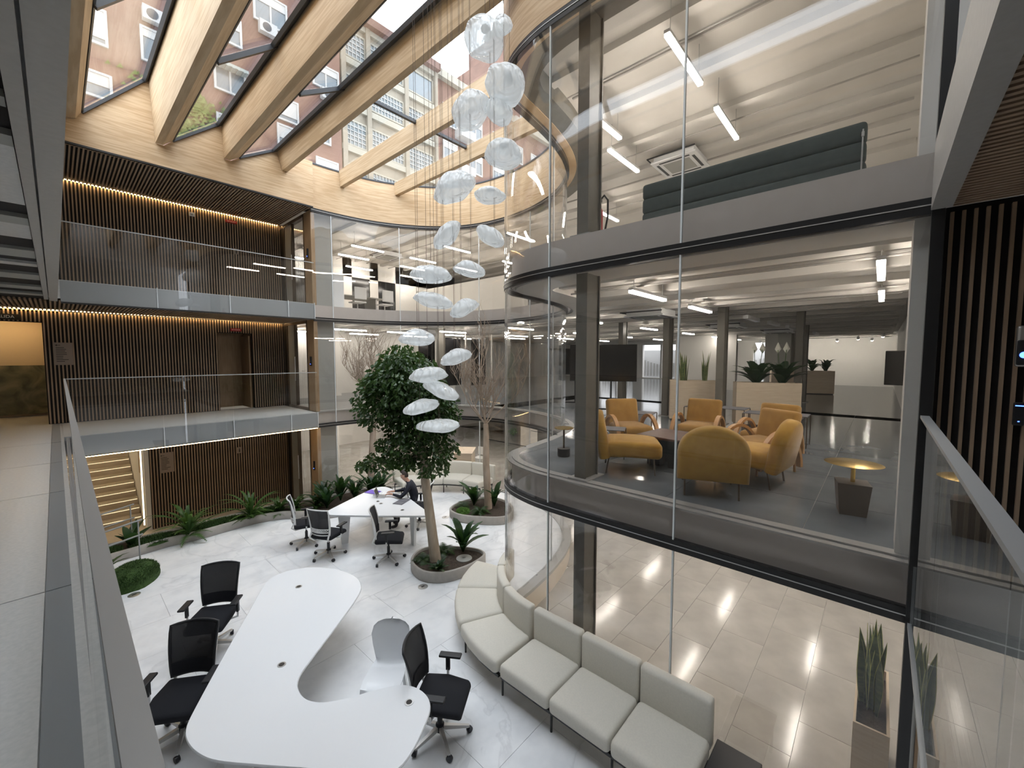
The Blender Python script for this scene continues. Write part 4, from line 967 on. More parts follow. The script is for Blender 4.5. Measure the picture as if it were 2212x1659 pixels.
# exit sign and small wall things
es = thing('exit_sign', 'red exit sign hanging beside the distant column', 'sign', (17.2, 2.05, 2.05)); MB().box(0, -.13, -.13, .02, .13, .13).build('plate', 'sign_red', es); MB().box(-.006, .02, -.08, 0, .08, .08).build('running_figure', 'white_ink', es); MB().box(-.006, -.09, -.09, 0, -.03, .09).build('door_symbol', 'white_ink', es)
MB().tube([(.01, 0, .13), (.01, 0, .58)], .006, 5).build('hanger', 'steel', es)
for (x, y, lab) in ((22.8, .8, 'bright spot lamp on the ceiling rail before the white wall, left one'), (20.5, .02, 'bright spot lamp on the ceiling rail near the white jamb')):
    t = thing('spot_lamp', lab, 'lamp', (x, y, 2.25), group='ceiling spots'); MB().lathe([(.03, 0), (.05, .02), (.05, .14), (0, .15)], 14, TR(0, 0, 0, 0, -.9)).build('body', 'lacquer_white', t); MB().lathe([(0, -.012), (.045, -.005), (.045, 0), (0, 0)], 14, TR(0, 0, 0, 0, -.9)).build('lens', 'spot_white', t); MB().tube([(-.06, 0, .1), (-.06, 0, .38)], .008, 5).build('stem', 'steel', t)
# ---- top storey: padded bench, extinguisher
pb = thing('padded_bench', 'long grey green padded bench with quilted back behind the top storey glass', 'sofa', (4.52, 1.12, F2))
for k in range(3): MB().rbox(0, 0, .1+.155*k, .06, .95, .082, .035).build('back_channel', 'grey_green_fabric', pb, 50)
MB().rbox(.3, 0, .12, .24, .95, .1, .04).build('seat', 'grey_green_fabric', pb, 50)
zp = MB().box(-.07, -.93, .02, -.062, -.92, .42).build('zip', 'steel', pb); MB().rbox(-.07, -.925, .38, .006, .01, .02, .004).build('zip_pull', 'steel', zp)
fe = thing('fire_extinguisher', 'red fire extinguisher with black hose beside the top storey column', 'extinguisher', (4.62, 2.72, F2))
MB().lathe([(0, 0), (.06, 0), (.065, .02), (.065, .4), (.03, .46), (.02, .5), (0, .5)], 18).build('cylinder', 'red_paint', fe, 40)
MB().box(-.02, -.05, .5, .02, .03, .53).build('valve', 'black_plastic', fe); MB().tube([(0, -.03, .52), (0, -.09, .57), (0, -.14, .5), (0, -.14, .3), (0, -.1, .12)], .012, 8).build('hose', 'black_plastic', fe, 60)
# ---- lowest storey: counters seen through the far glass
cn = thing('reception_counter', 'light timber counter behind the curved far sofa', 'counter', (9.6, 10.9, GI), R(40)); MB().box(-.5, -.3, 0, .5, .3, 1.05).build('front', 'box_wood', cn); MB().box(-.53, -.33, 1.05, .53, .33, 1.09).build('top', 'box_wood', cn)
for (x, y, lab) in ((5.95, 13.6, 'white square pillar on the lowest storey left of the bare left tree'), (9.9, 14.6, 'white square pillar on the lowest storey behind the green tree'), (11.6, 9.6, 'white square pillar on the lowest storey right of the far sofa')):
    t = thing('pillar', lab, 'pillar', (x, y, GI), kind='structure'); MB().box(-.22, -.22, 0, .22, .22, 2.65).build('shaft', 'wall_white', t); MB().box(-.235, -.235, 0, .235, .235, .08).build('skirting', 'sill_grey', t)
def plain_chair(label, x, y, rz):
    t = thing('visitor_chair', label, 'chair', (x, y, GI), rz, 'white visitor chairs'); MB().rbox(0, 0, .45, .2, .2, .015, .01).build('seat', 'plastic_white', t); MB().rbox(-.2, 0, .68, .015, .2, .16, .012).build('backrest', 'plastic_white', t)
    for (a, b) in ((-.18, -.18), (.18, -.18), (.18, .18), (-.18, .18)): MB().tube([(a, b, .44), (a*1.15, b*1.15, 0)], .01, 6).build('leg', 'steel', t)
plain_chair('white visitor chair on the lowest storey behind the hanging lamps, left one', 10.4, 12.4, 2.6)
plain_chair('white visitor chair on the lowest storey behind the hanging lamps, right one', 11.0, 11.6, 3.4)
# unlit linear lamps hanging in a row deep in the middle storey
for k, x in enumerate((10.9, 12.9, 14.9, 17.0, 19.2)):
    t = thing('linear_lamp', 'unlit white linear lamp, %s of the dark row behind the dark steel column' % ORD[k], 'lamp', (x, 2.3-.1*k, 2.34), group='unlit lamps of the middle storey')
    MB().box(-.6, -.05, 0, .6, .05, .08).build('housing', 'lacquer_white', t)
    for q in (-.5, .5): MB().tube([(q, 0, .08), (q, 0, .29)], .005, 5).build('hanger', 'steel', t)
# added fill lamps, lenses turned from view, brightening the far white wall
for k, y in enumerate((.4, 1.7, 3.2, 5.0)):
    t = thing('wall_fill_lamp', 'added fill lamp aimed at the far white wall, %s from the right' % ORD[k], 'lamp', (25.9, y, 2.3), group='added fill lamps at the far wall')
    MB().lathe([(0, 0), (.055, 0), (.055, .16), (.03, .18), (0, .18)], 14, TR(0, 0, 0, 0, PI/2+.35) @ Matrix.Translation((0, 0, -.18))).build('body', 'lacquer_white', t); MB().lathe([(0, .001), (.05, .001), (.05, .004), (0, .004)], 14, TR(0, 0, 0, 0, PI/2+.35)).build('lens', 'wall_fill_lamp', t); MB().tube([(-.1, 0, .03), (-.1, 0, .33)], .008, 5).build('stem', 'steel', t)
# ================================================================ COURT FURNITURE
def closed_spline(pts, k=6):
    n = len(pts); v = [Vector(p) for p in pts]; out = []
    for i in range(n):
        for j in range(k): out.append(tuple(_cat(v[i-1], v[i], v[(i+1) % n], v[(i+2) % n], j/k)))
    return out
def inset(poly, d):
    n = len(poly); out = []
    a = sum(poly[i][0]*poly[(i+1) % n][1]-poly[(i+1) % n][0]*poly[i][1] for i in range(n)); sg = 1 if a > 0 else -1
    for i in range(n):
        p, q = Vector(poly[i-1]), Vector(poly[(i+1) % n]); t_ = (q-p).normalized(); out.append((poly[i][0]-t_.y*d*sg, poly[i][1]+t_.x*d*sg))
    return out
def rim_rings(poly, prof):
    """closed outline lofted through (inset, z) pairs"""
    return [[(p[0], p[1], z) for p in inset(poly, d)] for d, z in prof]
def table_top(poly, z, par, mat='table_white', th=.055):
    n = len(poly); a = sum(poly[i][0]*poly[(i+1) % n][1]-poly[(i+1) % n][0]*poly[i][1] for i in range(n))
    if a < 0: poly = poly[::-1]
    return MB().rings(rim_rings(poly, [(.05, z-th), (.012, z-th*.55), (0, z-th*.35), (0, z-.008), (.006, z)])).build('tabletop', mat, par, 50)
def board_leg(par, x, y, ang, h, wt=.3, wb=.17, th=.05, lean=0):
    c, s_ = math.cos(ang), math.sin(ang); T_ = TR(x, y, 0, ang)
    MB().add([(-wb/2, -th/2, 0), (wb/2, -th/2, 0), (wb/2, th/2, 0), (-wb/2, th/2, 0), (-wt/2+lean, -th/2, h), (wt/2+lean, -th/2, h), (wt/2+lean, th/2, h), (-wt/2+lean, th/2, h)],
             [(0, 3, 2, 1), (4, 5, 6, 7), (0, 1, 5, 4), (1, 2, 6, 5), (2, 3, 7, 6), (3, 0, 4, 7)], T_).build('leg', 'lacquer_white', par)
def grommet(par, x, y, z):
    MB().lathe([(.028, 0), (.042, 0), (.042, .004), (.028, .004)], 20, TR(x, y, z)).build('cable_grommet', 'steel', par); MB().lathe([(0, .004), (.028, .004), (.028, .005), (0, .005)], 16, TR(x, y, z)).build('cable_hole', 'ink', par)
TH = .74
o1 = (1.6, 4.5)
tb = thing('boomerang_table', 'large white boomerang shaped table in the foreground', 'table', (o1[0], o1[1], G))
P1 = [(1.83, 6.41), (2.01, 6.58), (2.25, 6.6), (2.52, 6.43), (2.74, 6.09), (2.83, 5.70), (2.77, 5.39), (2.59, 5.16), (2.13, 4.78), (1.62, 4.38), (1.48, 4.23), (1.44, 4.09), (1.45, 3.94), (1.53, 3.80), (1.69, 3.68), (1.95, 3.55), (2.14, 3.43), (2.23, 3.28), (2.24, 3.11), (2.17, 2.97), (2.02, 2.86), (1.8, 2.74), (1.63, 2.72), (1.46, 2.89), (1.17, 3.26), (.92, 3.58), (.72, 3.85), (.635, 4.03), (.595, 4.22), (.61, 4.4), (.72, 4.62), (1.1, 5.25), (1.47, 5.84)]
table_top(closed_spline([(x-o1[0], y-o1[1]) for x, y in P1], 4), TH, tb)
for (x, y, a) in ((2.2, 5.65, R(125)), (.95, 4.2, R(150)), (1.85, 3.2, R(55))): board_leg(tb, x-o1[0], y-o1[1], a, TH-.05)
for (x, y) in ((2.16, 6.02), (1.45, 4.59), (2.08, 3.18)): grommet(tb, x-o1[0], y-o1[1], TH)
o2 = (4.7, 8.3)
tt2 = thing('triangular_table', 'white rounded triangular table where the person in dark works', 'table', (o2[0], o2[1], G))
P2 = [(3.64, 8.42), (3.66, 8.54), (3.76, 8.64), (4.45, 8.97), (5.0, 9.22), (5.22, 9.28), (5.38, 9.2), (5.43, 9.0), (5.40, 8.6), (5.33, 8.0), (5.22, 7.5), (5.10, 6.95), (5.06, 6.84), (4.98, 6.81), (4.9, 6.88), (4.4, 7.45), (3.95, 7.98), (3.69, 8.3)]
table_top(closed_spline([(x-o2[0], y-o2[1]) for x, y in P2], 4), TH, tt2)
for (x, y, a) in ((3.98, 8.42, R(-15)), (4.93, 7.27, R(80)), (5.13, 8.95, R(210))): board_leg(tt2, x-o2[0], y-o2[1], a, TH-.05, .26, .13)
for (x, y) in ((4.73, 8.34), (4.70, 8.16), (4.80, 7.47)): grommet(tt2, x-o2[0], y-o2[1], TH)
# ---- office swivel chairs
def make_chair(label, frame):
    t = thing('office_chair', label, 'chair', group='black mesh office chairs')
    for k in range(5):
        a = 2*PI*k/5+.3; T_ = TR(0, 0, 0, a)
        MB().rings([[(.03, -.022, .085), (.03, .022, .085), (.03, .02, .13), (.03, -.02, .13)], [(.31, -.014, .055), (.31, .014, .055), (.31, .012, .08), (.31, -.012, .08)]], T=T_).build('leg', 'aluminium', t)
        MB().lathe([(0, -.02), (.03, -.02), (.033, 0), (.03, .02), (0, .02)], 12, TR(.31*math.cos(a), .31*math.sin(a), .031, a+.6, 0, PI/2)).build('caster', 'black_rubber', t, 40)
    MB().lathe([(.045, .07), (.045, .14), (.028, .15), (.028, .28), (.018, .28), (.018, .4)], 14).build('gas_lift', 'black_plastic', t, 40)
    MB().rbox(-.02, 0, .405, .11, .09, .03, .02).build('mechanism', 'black_plastic', t)
    def sf(p):
        w = 1-.10*((p.x-.02)/.25)**2; p.y *= w; p.z -= .03*max(0, (p.x-.12)/.14)**2; return p
    MB().rbox(.03, 0, .465, .26, .255, .04, .038, None, sf, 3).build('seat', 'black_fabric', t, 60)
    # back: curved frame, mesh panel, lumbar lattice, uprights
    def bp(u, v):   # u -1..1 across, v 0..1 up
        hw = .20+.045*v-.01*v*v
        return Vector((-.235-.10*v+.03*math.sin(PI*v*.9)-.02+.055*u*u, u*hw, .53+.52*v+.012*(1-u*u)*(1 if v > .9 else 0)))
    mb = MB(); N = 8; vv = []; ff = []
    for j in range(N+1):
        for i in range(N+1): vv.append(bp(-1+2*i/N, j/N))
    for j in range(N):
        for i in range(N): a = j*(N+1)+i; ff.append((a, a+1, a+N+2, a+N+1))
    n0 = len(vv); off = Vector((-.006, 0, 0)); vv2 = vv+[p+off for p in vv]; ff2 = [f[::-1] for f in ff]+[tuple(n0+i for i in f) for f in ff]
    mb.add(vv2, ff2).build('mesh_panel', 'chair_mesh', t, 60)
    ring = [bp(-1+2*i/8, 1) for i in range(9)]+[bp(1, 1-j/8) for j in range(1, 9)]+[bp(1-2*i/8, 0) for i in range(1, 9)]+[bp(-1, j/8) for j in range(1, 8)]
    MB().tube(ring, .0135, 8, None, True).build('back_frame', 'black_plastic' if frame == 'black' else 'plastic_white', t, 60)
    lp = MB(); vv = []; ff = []
    for j in range(4):
        for i in range(N+1): vv.append(bp((-1+2*i/N)*.97, .02+j*.09)+Vector((.012, 0, 0)))
    for j in range(3):
        for i in range(N): a = j*(N+1)+i; ff.append((a, a+N+1, a+N+2, a+1))
    lp.add(vv, ff).build('lower_pad', 'black_fabric', t, 60)
    lt = MB()
    for j in range(3):
        for i in range(9):
            c = bp((-1+2*(i+.5*(j % 2))/9)*.85, .14+.035*j)+Vector((-.022, 0, 0)); lt.box(c.x-.005, c.y-.013, c.z-.007, c.x+.005, c.y+.013, c.z+.007)
    for v_ in (.11, .245): lt.tube([bp(-1+2*i/8, v_)+Vector((-.02, 0, 0)) for i in range(9)], .008, 6)
    lt.build('lumbar_lattice', 'plastic_white', t)
    for s_ in (-1, 1):
        MB().tube([(-.05, s_*.08, .39), (-.2, s_*.16, .40), (-.27, s_*.205, .47), bp(s_, .08)+Vector((-.015, 0, 0)), bp(s_, .35)+Vector((-.015, 0, 0)), bp(s_, .8)+Vector((-.012, 0, 0))], [.014, .016, .018, .018, .015, .008], 8).build('upright', 'plastic_white', t, 60)
        ar = MB().tube([(.0, s_*.2, .40), (.0, s_*.30, .43), (.0, s_*.305, .55)], .014, 8).build('arm_bracket', 'plastic_white', t, 60)
        MB().box(-.022, s_*.305-.014, .5, .022, s_*.305+.014, .66).build('arm_post', 'black_plastic', t)
        MB().rbox(.03, s_*.3, .672, .125, .042, .014, .012).build('arm_pad', 'black_plastic', t)
    return t
ch = make_chair('black mesh office chair at the lower left, beside the table bend', 'black'); ch.location = (.72, 5.3, G); ch.rotation_euler = (0, 0, R(-127))
dup(ch, (1.27, 6.63, G), R(-125), 'black mesh office chair farther along the left side of the boomerang table')
dup(ch, (2.53, 3.3, G), R(-56), 'black mesh office chair at the right tip of the boomerang table')
cw = make_chair('white framed black chair turned sideways at the near edge of the triangular table', 'white'); cw.location = (4.21, 7.06, G); cw.rotation_euler = (0, 0, R(-38))
dup(cw, (3.5, 8.12, G), R(28), 'white framed black chair showing its latticed back, left of the triangular table')
dup(cw, (3.42, 9.0, G), R(-20), 'white framed black chair seen edge on at the left corner of the triangular table')
dup(cw, (5.62, 8.02, G), R(138), 'white framed black chair in which the person sits')
# ---- white moulded chair
wc = thing('moulded_chair', 'white one piece moulded chair in the crook of the boomerang table', 'chair', (2.3, 3.97, G), R(-138))
vv = []; ff = []; N = 18; Mx = 10
prof_ = [(.26, .0, .21), (.27, .2, .20), (.26, .40, .20), (.22, .445, .205), (.1, .45, .215), (-.05, .445, .205), (-.15, .455, .185), (-.19, .50, .168), (-.21, .58, .175), (-.235, .68, .205), (-.26, .78, .225), (-.285, .86, .205), (-.30, .90, .16), (-.31, .925, .09), (-.312, .93, .01)]
for (x, z, hw) in prof_:
    for i in range(Mx+1):
        u = -1+2*i/Mx; vv.append((x+.04*u*u*(1 if z > .5 else 0), hw*u, z+(.02*u*u if .4 < z < .5 else 0)))
for j in range(len(prof_)-1):
    for i in range(Mx): a = j*(Mx+1)+i; ff.append((a, a+1, a+Mx+2, a+Mx+1))
n0 = len(vv); th_ = [(p[0]-.018, p[1]*.985, p[2]-.018) for p in vv]
edge = []
L0 = Mx+1; J = len(prof_)
bd = [i for i in range(L0)]+[j*L0+Mx for j in range(1, J)]+[(J-1)*L0+i for i in range(Mx-1, -1, -1)]+[j*L0 for j in range(J-2, 0, -1)]
for i in range(len(bd)): a, b = bd[i], bd[(i+1) % len(bd)]; edge.append((a, n0+a, n0+b, b))
MB().add(vv+th_, [f[::-1] for f in ff]+[tuple(n0+i for i in f) for f in ff]+edge).build('shell', 'table_white', wc, 50)
for s_ in (-1, 1): MB().rings([[(-.1, s_*.16-.02, .43), (-.1, s_*.16+.02, .43), (-.16, s_*.16+.02, .43), (-.16, s_*.16-.02, .43)], [(-.2, s_*.18-.015, 0), (-.2, s_*.18+.015, 0), (-.24, s_*.18+.015, 0), (-.24, s_*.18-.015, 0)]]).build('leg', 'table_white', wc)
# ---- sofas made of modules on a black frame
def sofa(name, label, mods, legpos):
    t = thing(name, label, 'sofa', (0, 0, G))
    for f, L in mods:
        def puff(p, f=f, L=L):
            u = p.y/(L/2); q = Vector(p); q.z += .018*(1-u**4)*(1-((p.x-.31)/.34)**4)*(1 if p.z > .35 else 0); return f(q)
        MB().rbox(.315, 0, .345, .325, L/2-.003, .085, .05, None, puff, 3).build('seat_cushion', 'cream_fabric', t, 60)
        MB().rbox(-.055, 0, .55, .065, L/2-.003, .25, .04, None, (lambda p, f=f: f(p)), 3).build('backrest', 'cream_fabric', t, 60)
        fr = MB()
        for d in (.06, .58):
            rg = []
            for k in range(7):
                y = -L/2+L*k/6; rg.append([f(Vector((d-.018, y, .225))), f(Vector((d+.018, y, .225))), f(Vector((d+.018, y, .26))), f(Vector((d-.018, y, .26)))])
            fr.rings(rg)
        fr.build('frame_rail', 'black_metal', t)
    for f, y in legpos:
        for d in (.06, .56):
            p = f(Vector((d, y, 0))); q = f(Vector((d, y, .24))); MB().tube([p, q], .013, 8).build('leg', 'black_metal', t)
def straight(yc): return lambda p: Vector((3.915-p.x, yc+p.y, p.z))
CX, CY, RB = 5.3, 3.2, 1.39
def arc(a0, da): return lambda p: Vector((CX+(RB+p.x)*math.cos(a0-p.y/(.66/2)*da/2), CY+(RB+p.x)*math.sin(a0-p.y/(.66/2)*da/2), p.z))
mods = [(straight(1.03+.355+.713*k), .71) for k in range(3)]; lg = [(straight(1.03+.713*k), .03 if k == 0 else 0) for k in range(4)]
DA = R(25.5)
for k in range(3): mods.append((arc(PI-DA/2-k*DA, DA), .66)); lg.append((arc(PI-DA/2-k*DA, DA), .32))
sofa('modular_sofa', 'long cream modular sofa curving along the near glass wall', mods, lg)
C2X, C2Y, R2 = 6.15, 8.3, 2.36
def arc2(a0, da): return lambda p: Vector((C2X+(R2-p.x)*math.cos(a0+p.y/(.8/2)*da/2), C2Y+(R2-p.x)*math.sin(a0+p.y/(.8/2)*da/2), p.z))
D2 = R(19.5); mods = []; lg = [(arc2(R(12), D2), -.38)]
for k in range(4): mods.append((arc2(R(12)+k*D2, D2), .8)); lg.append((arc2(R(12)+k*D2, D2), .39))
sofa('curved_sofa', 'cream curved sofa at the far end of the atrium behind the trees', mods, lg)
bs = thing('end_table', 'square black end table attached to the near sofa end', 'table', (3.7, .82, G))
MB().rbox(0, 0, .375, .32, .185, .02, .008).build('top', 'black_plastic', bs)
for (a, b) in ((-.28, -.15), (.28, -.15), (.28, .15), (-.28, .15)): MB().tube([(a, b, 0), (a, b, .36)], .014, 8).build('leg', 'black_metal', bs)
# ---- floor outlets
for (x, y, lab) in ((6.34, 7.95, 'round steel floor outlet left of the right tree bed'), (4.10, 5.78, 'round steel floor outlet by the middle tree bed'), (.70, 9.19, 'round steel floor outlet near the moss mound')):
    t = thing('floor_outlet', lab, 'floor outlet', (x, y, G), group='floor outlets'); MB().lathe([(0, 0), (.085, 0), (.085, .004), (.07, .006), (0, .006)], 24).build('lid', 'steel', t, 40); MB().box(-.03, -.012, .006, .03, .012, .008).build('slot', 'ink', t)
# ---- steel handrail beside the steps at the left
hr = thing('handrail', 'pair of thin steel handrails at the steps on the far left', 'handrail', (.89, 10.22, G))
for (dy, h, zb) in ((0, .95, 0), (1.2, .95, .2)):
    MB().tube([(0, dy, zb), (0, dy, h)], .012, 8).build('post', 'rail_steel', hr)
    for z in (h, h-.28): MB().tube([(.06, dy, z), (-1.6, dy, z-.28)], .016, 8).build('rail', 'rail_steel', hr)
# ---- planters
def planter(name, label, pts, z0, h, k=6, w=.05):
    t = thing(name, label, 'planter', (0, 0, z0)); poly = closed_spline(pts, k)
    a = sum(poly[i][0]*poly[(i+1) % len(poly)][1]-poly[(i+1) % len(poly)][0]*poly[i][1] for i in range(len(poly)))
    if a < 0: poly = poly[::-1]
    MB().rings(rim_rings(poly, [(w, 0), (.012, 0), (0, .02), (0, h-.012), (.012, h), (w-.01, h), (w, h-.015), (w, .02)]), closed=True).build('wall', 'planter_beige', t, 50)
    so_ = MB(); q = inset(poly, w); so_.prism(q, .01, h-.05); so_.build('soil', 'soil', t); return t, poly
planter('tree_bed', 'beige oval bed holding the green leafy tree', [(4.2, 6.2), (4.33, 6.48), (4.63, 6.66), (4.93, 6.58), (5.25, 6.2), (5.45, 5.82), (5.40, 5.55), (5.1, 5.46), (4.75, 5.47), (4.4, 5.6), (4.2, 5.87)], G, .2)
planter('tree_bed', 'beige rounded bed holding the bare tree on the right', [(6.37, 7.75), (6.5, 7.97), (6.83, 8.11), (7.3, 8.1), (7.7, 7.9), (7.86, 7.5), (7.75, 7.0), (7.4, 6.62), (6.98, 6.55), (6.6, 6.95), (6.37, 7.4)], G, .2)
planter('long_bed', 'long curved grey planting bed along the lowest slatted wall', [(-.4, 10.85), (.1, 10.85), (.5, 10.9), (.95, 10.95), (1.4, 11.0), (2.0, 10.95), (2.4, 10.98), (3.0, 11.0), (3.55, 10.82), (3.92, 10.42), (4.4, 10.0), (5.0, 9.85), (5.7, 10.0), (6.3, 10.3), (6.45, 10.65), (6.1, 11.0), (5.5, 11.15), (4.7, 11.22), (4.2, 11.5), (3.0, 11.57), (1.5, 11.57), (.3, 11.57), (-.4, 11.5)], G, .2, 4)
mm = thing('moss_mound', 'dark green mossy mound on the marble at the left', 'plant', (.75, 9.8, G)); 
vv = []; ff = []; NU, NV = 28, 8
random.seed(2)
for j in range(NV+1):
    for i in range(NU):
        a = 2*PI*i/NU; e = j/NV*PI/2; r1 = math.cos(e)**.6; n_ = 1+.05*mnoise.noise(Vector((math.cos(a)*2, math.sin(a)*2, j*.4))); vv.append((.36*r1*math.cos(a)*n_, .5*r1*math.sin(a)*n_, .27*math.sin(e)*n_))
for j in range(NV):
    for i in range(NU): ff.append((j*NU+i, j*NU+(i+1) % NU, (j+1)*NU+(i+1) % NU, (j+1)*NU+i))
MB().add(vv, ff, TR(0, 0, 0, -.3)).build('moss', 'moss', mm, 60)
def grass_on(par, n, rx, ry, h, seed, mat='moss', zf=lambda x, y: 0, L=.03):
    random.seed(seed); mb = MB()
    for k in range(n):
        a = random.uniform(0, 2*PI); r_ = math.sqrt(random.random()); x, y = rx*r_*math.cos(a), ry*r_*math.sin(a); z = zf(x, y); d = random.uniform(0, 2*PI); l_ = L*random.uniform(.6, 1.4); w = .006
        mb.add([(x-w*math.sin(d), y+w*math.cos(d), z), (x+w*math.sin(d), y-w*math.cos(d), z), (x+l_*.7*math.cos(d), y+l_*.7*math.sin(d), z+l_)], [(0, 1, 2)])
    return tag(mb.build('moss_blades', mat, par), kind='stuff')
g_ = grass_on(mm, 5000, .36, .5, .2, 3, 'moss', lambda x, y: .27*max(0, 1-(x/.37)**2-(y/.51)**2)**.35*.98, .028); g_.rotation_euler = (0, 0, -.3)
# ================================================================ PLANTS, TREES, PENDANTS, PERSON, SIGNS
Zs = G+.15
# ferns and leafy plants in the long bed
for (x, y, L, lab, sd, n) in ((1.75, 10.98, .78, 'big arching fern spilling over the long bed, nearest the moss', 31, 30), (2.95, 11.02, .74, 'big arching fern spilling over the middle of the long bed', 32, 30), (.35, 9.75, .4, 'small fern on the moss mound at the far left', 33, 16),
                          (3.55, 11.0, .42, 'low fern beside the edge on chair in the long bed', 34, 20), (3.9, 10.85, .4, 'low fern behind the edge on chair in the long bed', 35, 20), (4.3, 10.6, .42, 'low fern left of the broad leaved clump in the long bed', 36, 20)):
    z = Zs if y > 10.5 else G+.2
    p = plant('fern', lab, 'plant', x, y, z, 0, 'ferns in the long bed'); leafy(p, 'leaf', int(n*1.5), L*.85, L*.95, 'leaf_fern' if sd < 33 else 'leaf', sd, .055, 0, .4, 1, .75); fern(p, 10, L*.7, 'leaf_fern', sd+1)
for k, (x, y, h, lab) in enumerate(((4.55, 10.75, .55, 'dark broad leaved clump right of the timber post'), (4.95, 10.65, .6, 'tallest dark broad leaved clump in front of the curved glass'), (5.25, 10.45, .5, 'dark broad leaved clump left of the bare left tree'), (5.7, 10.4, .55, 'dark broad leaved clump right of the bare left tree'), (6.05, 10.5, .5, 'dark broad leaved clump behind the purple folder'), (4.45, 10.35, .45, 'spreading dark clump at the left of the triangular table'))):
    p = plant('broad_leaved_plant', lab, 'plant', x, y, Zs, 0, 'broad leaved plants in the long bed'); leafy(p, 'leaf', 28, h*1.15, h*.95, 'leaf_dark', 40+k, .10, 0, .4, 1, .45)
p = plant('bird_of_paradise', 'dark wide leaved plant by the handrail at the far left', 'plant', .85, 11.2, Zs); leafy(p, 'leaf', 7, .55, .42, 'leaf_dark', 52, .17, 0, .4, 1, .2)
def cover(label, x, y, rx, ry, mat, seed, n=1800, L=.05):
    t = thing('moss_patch', label, 'moss', (x, y, G+.13)); vv = []; ff = []; NU, NV = 20, 5
    for j in range(NV+1):
        for i in range(NU):
            a = 2*PI*i/NU; e = j/NV*PI/2; q = 1+.12*mnoise.noise(Vector((math.cos(a)*1.5+seed, math.sin(a)*1.5, j*.5))); vv.append((rx*math.cos(e)*math.cos(a)*q, ry*math.cos(e)*math.sin(a)*q, .09*math.sin(e)))
    for j in range(NV):
        for i in range(NU): ff.append((j*NU+i, j*NU+(i+1) % NU, (j+1)*NU+(i+1) % NU, (j+1)*NU+i))
    MB().add(vv, ff).build('cushion', mat, t, 60); grass_on(t, n, rx*.97, ry*.97, .1, seed, mat, lambda x_, y_: .088*math.sqrt(max(0, 1-(x_/rx)**2-(y_/ry)**2)), L)
cover('dark moss cushion at the left end of the long bed', 1.2, 11.2, .42, .25, 'moss', 1)
cover('dark moss cushion between the two big ferns', 2.35, 11.25, .55, .24, 'moss', 2)
cover('moss cushion right of the second big fern', 3.35, 11.2, .4, .24, 'moss', 5)
cover('bright green moss in the right tree bed', 6.62, 7.6, .17, .2, 'moss_light', 6, 1200, .03)
cover('moss cushion at the handrail end of the long bed', .35, 11.2, .4, .22, 'moss', 7)
# beds around the trees
p = plant('aspidistra', 'glossy broad leaved plant at the right of the green tree bed', 'plant', 5.22, 6.0, Zs); leafy(p, 'leaf', 18, .62, .55, 'leaf_dark', 61, .13, 0, .4, 1, .55)
p = plant('fern', 'fern at the front left of the green tree bed', 'plant', 4.45, 5.8, Zs, 0, 'ferns in the tree beds'); leafy(p, 'leaf', 26, .16, .22, 'leaf_dark', 62, .06)
p = plant('fern', 'fern behind the trunk in the green tree bed', 'plant', 4.95, 6.25, Zs, 0, 'ferns in the tree beds'); fern(p, 20, .32, 'leaf', 63)
p = plant('fern', 'fern at the back left of the green tree bed', 'plant', 4.47, 6.3, Zs, 0, 'ferns in the tree beds'); fern(p, 16, .26, 'leaf', 64)
p = plant('aspidistra', 'glossy broad leaved plant left of the bare right trunk', 'plant', 7.1, 7.72, Zs); leafy(p, 'leaf', 14, .6, .5, 'leaf_dark', 65, .13, 0, .4, 1, .5)
p = plant('aspidistra', 'glossy broad leaved plant right of the bare right trunk', 'plant', 7.42, 7.3, Zs); leafy(p, 'leaf', 14, .6, .5, 'leaf_dark', 66, .13, 0, .4, 1, .5)
p = plant('fern', 'fern at the near edge of the right tree bed', 'plant', 6.85, 7.25, Zs, 0, 'ferns in the tree beds'); fern(p, 22, .32, 'leaf', 67)
p = plant('fern', 'fern at the back left of the right tree bed', 'plant', 6.85, 7.85, Zs, 0, 'ferns in the tree beds'); fern(p, 18, .3, 'leaf', 68)
ul = thing('ground_light', 'round matt grey lid lying in the green tree bed', 'light', (5.05, 5.78, G+.15)); MB().lathe([(0, 0), (.15, 0), (.15, .012), (.14, .018), (0, .02)], 24).build('lid', 'grey_panel', ul, 40); MB().lathe([(.02, .02), (.03, .02), (.03, .024), (.02, .024)], 12).build('knob', 'steel', ul)
# ---- trees
def leaf_cloud(mb, blobs, n, size, seed, yclamp=None):
    random.seed(seed); tot = sum(b[3]*b[4]*b[5] for b in blobs)
    for (x, y, z, rx, ry, rz) in blobs:
        m = int(n*rx*ry*rz/tot)
        for k in range(m):
            d = Vector((random.gauss(0, 1), random.gauss(0, 1), random.gauss(0, 1))).normalized()*random.random()**.38
            c = Vector((x+d.x*rx, y+d.y*ry, z+d.z*rz)); s_ = size*random.uniform(.7, 1.3)
            t_ = Vector((d.x+random.uniform(-.8, .8), d.y+random.uniform(-.8, .8), -.5+random.uniform(-.7, .5))).normalized(); w = t_.orthogonal(); w.rotate(Matrix.Rotation(random.uniform(0, 6.28), 3, t_)); w *= s_*.24; nn = t_.cross(w)*.35
            mb.add([c-t_*s_*.5, c-t_*s_*.05+w+nn, c+t_*s_*.5, c-t_*s_*.05-w+nn], [(0, 1, 2), (0, 2, 3)])
    return mb
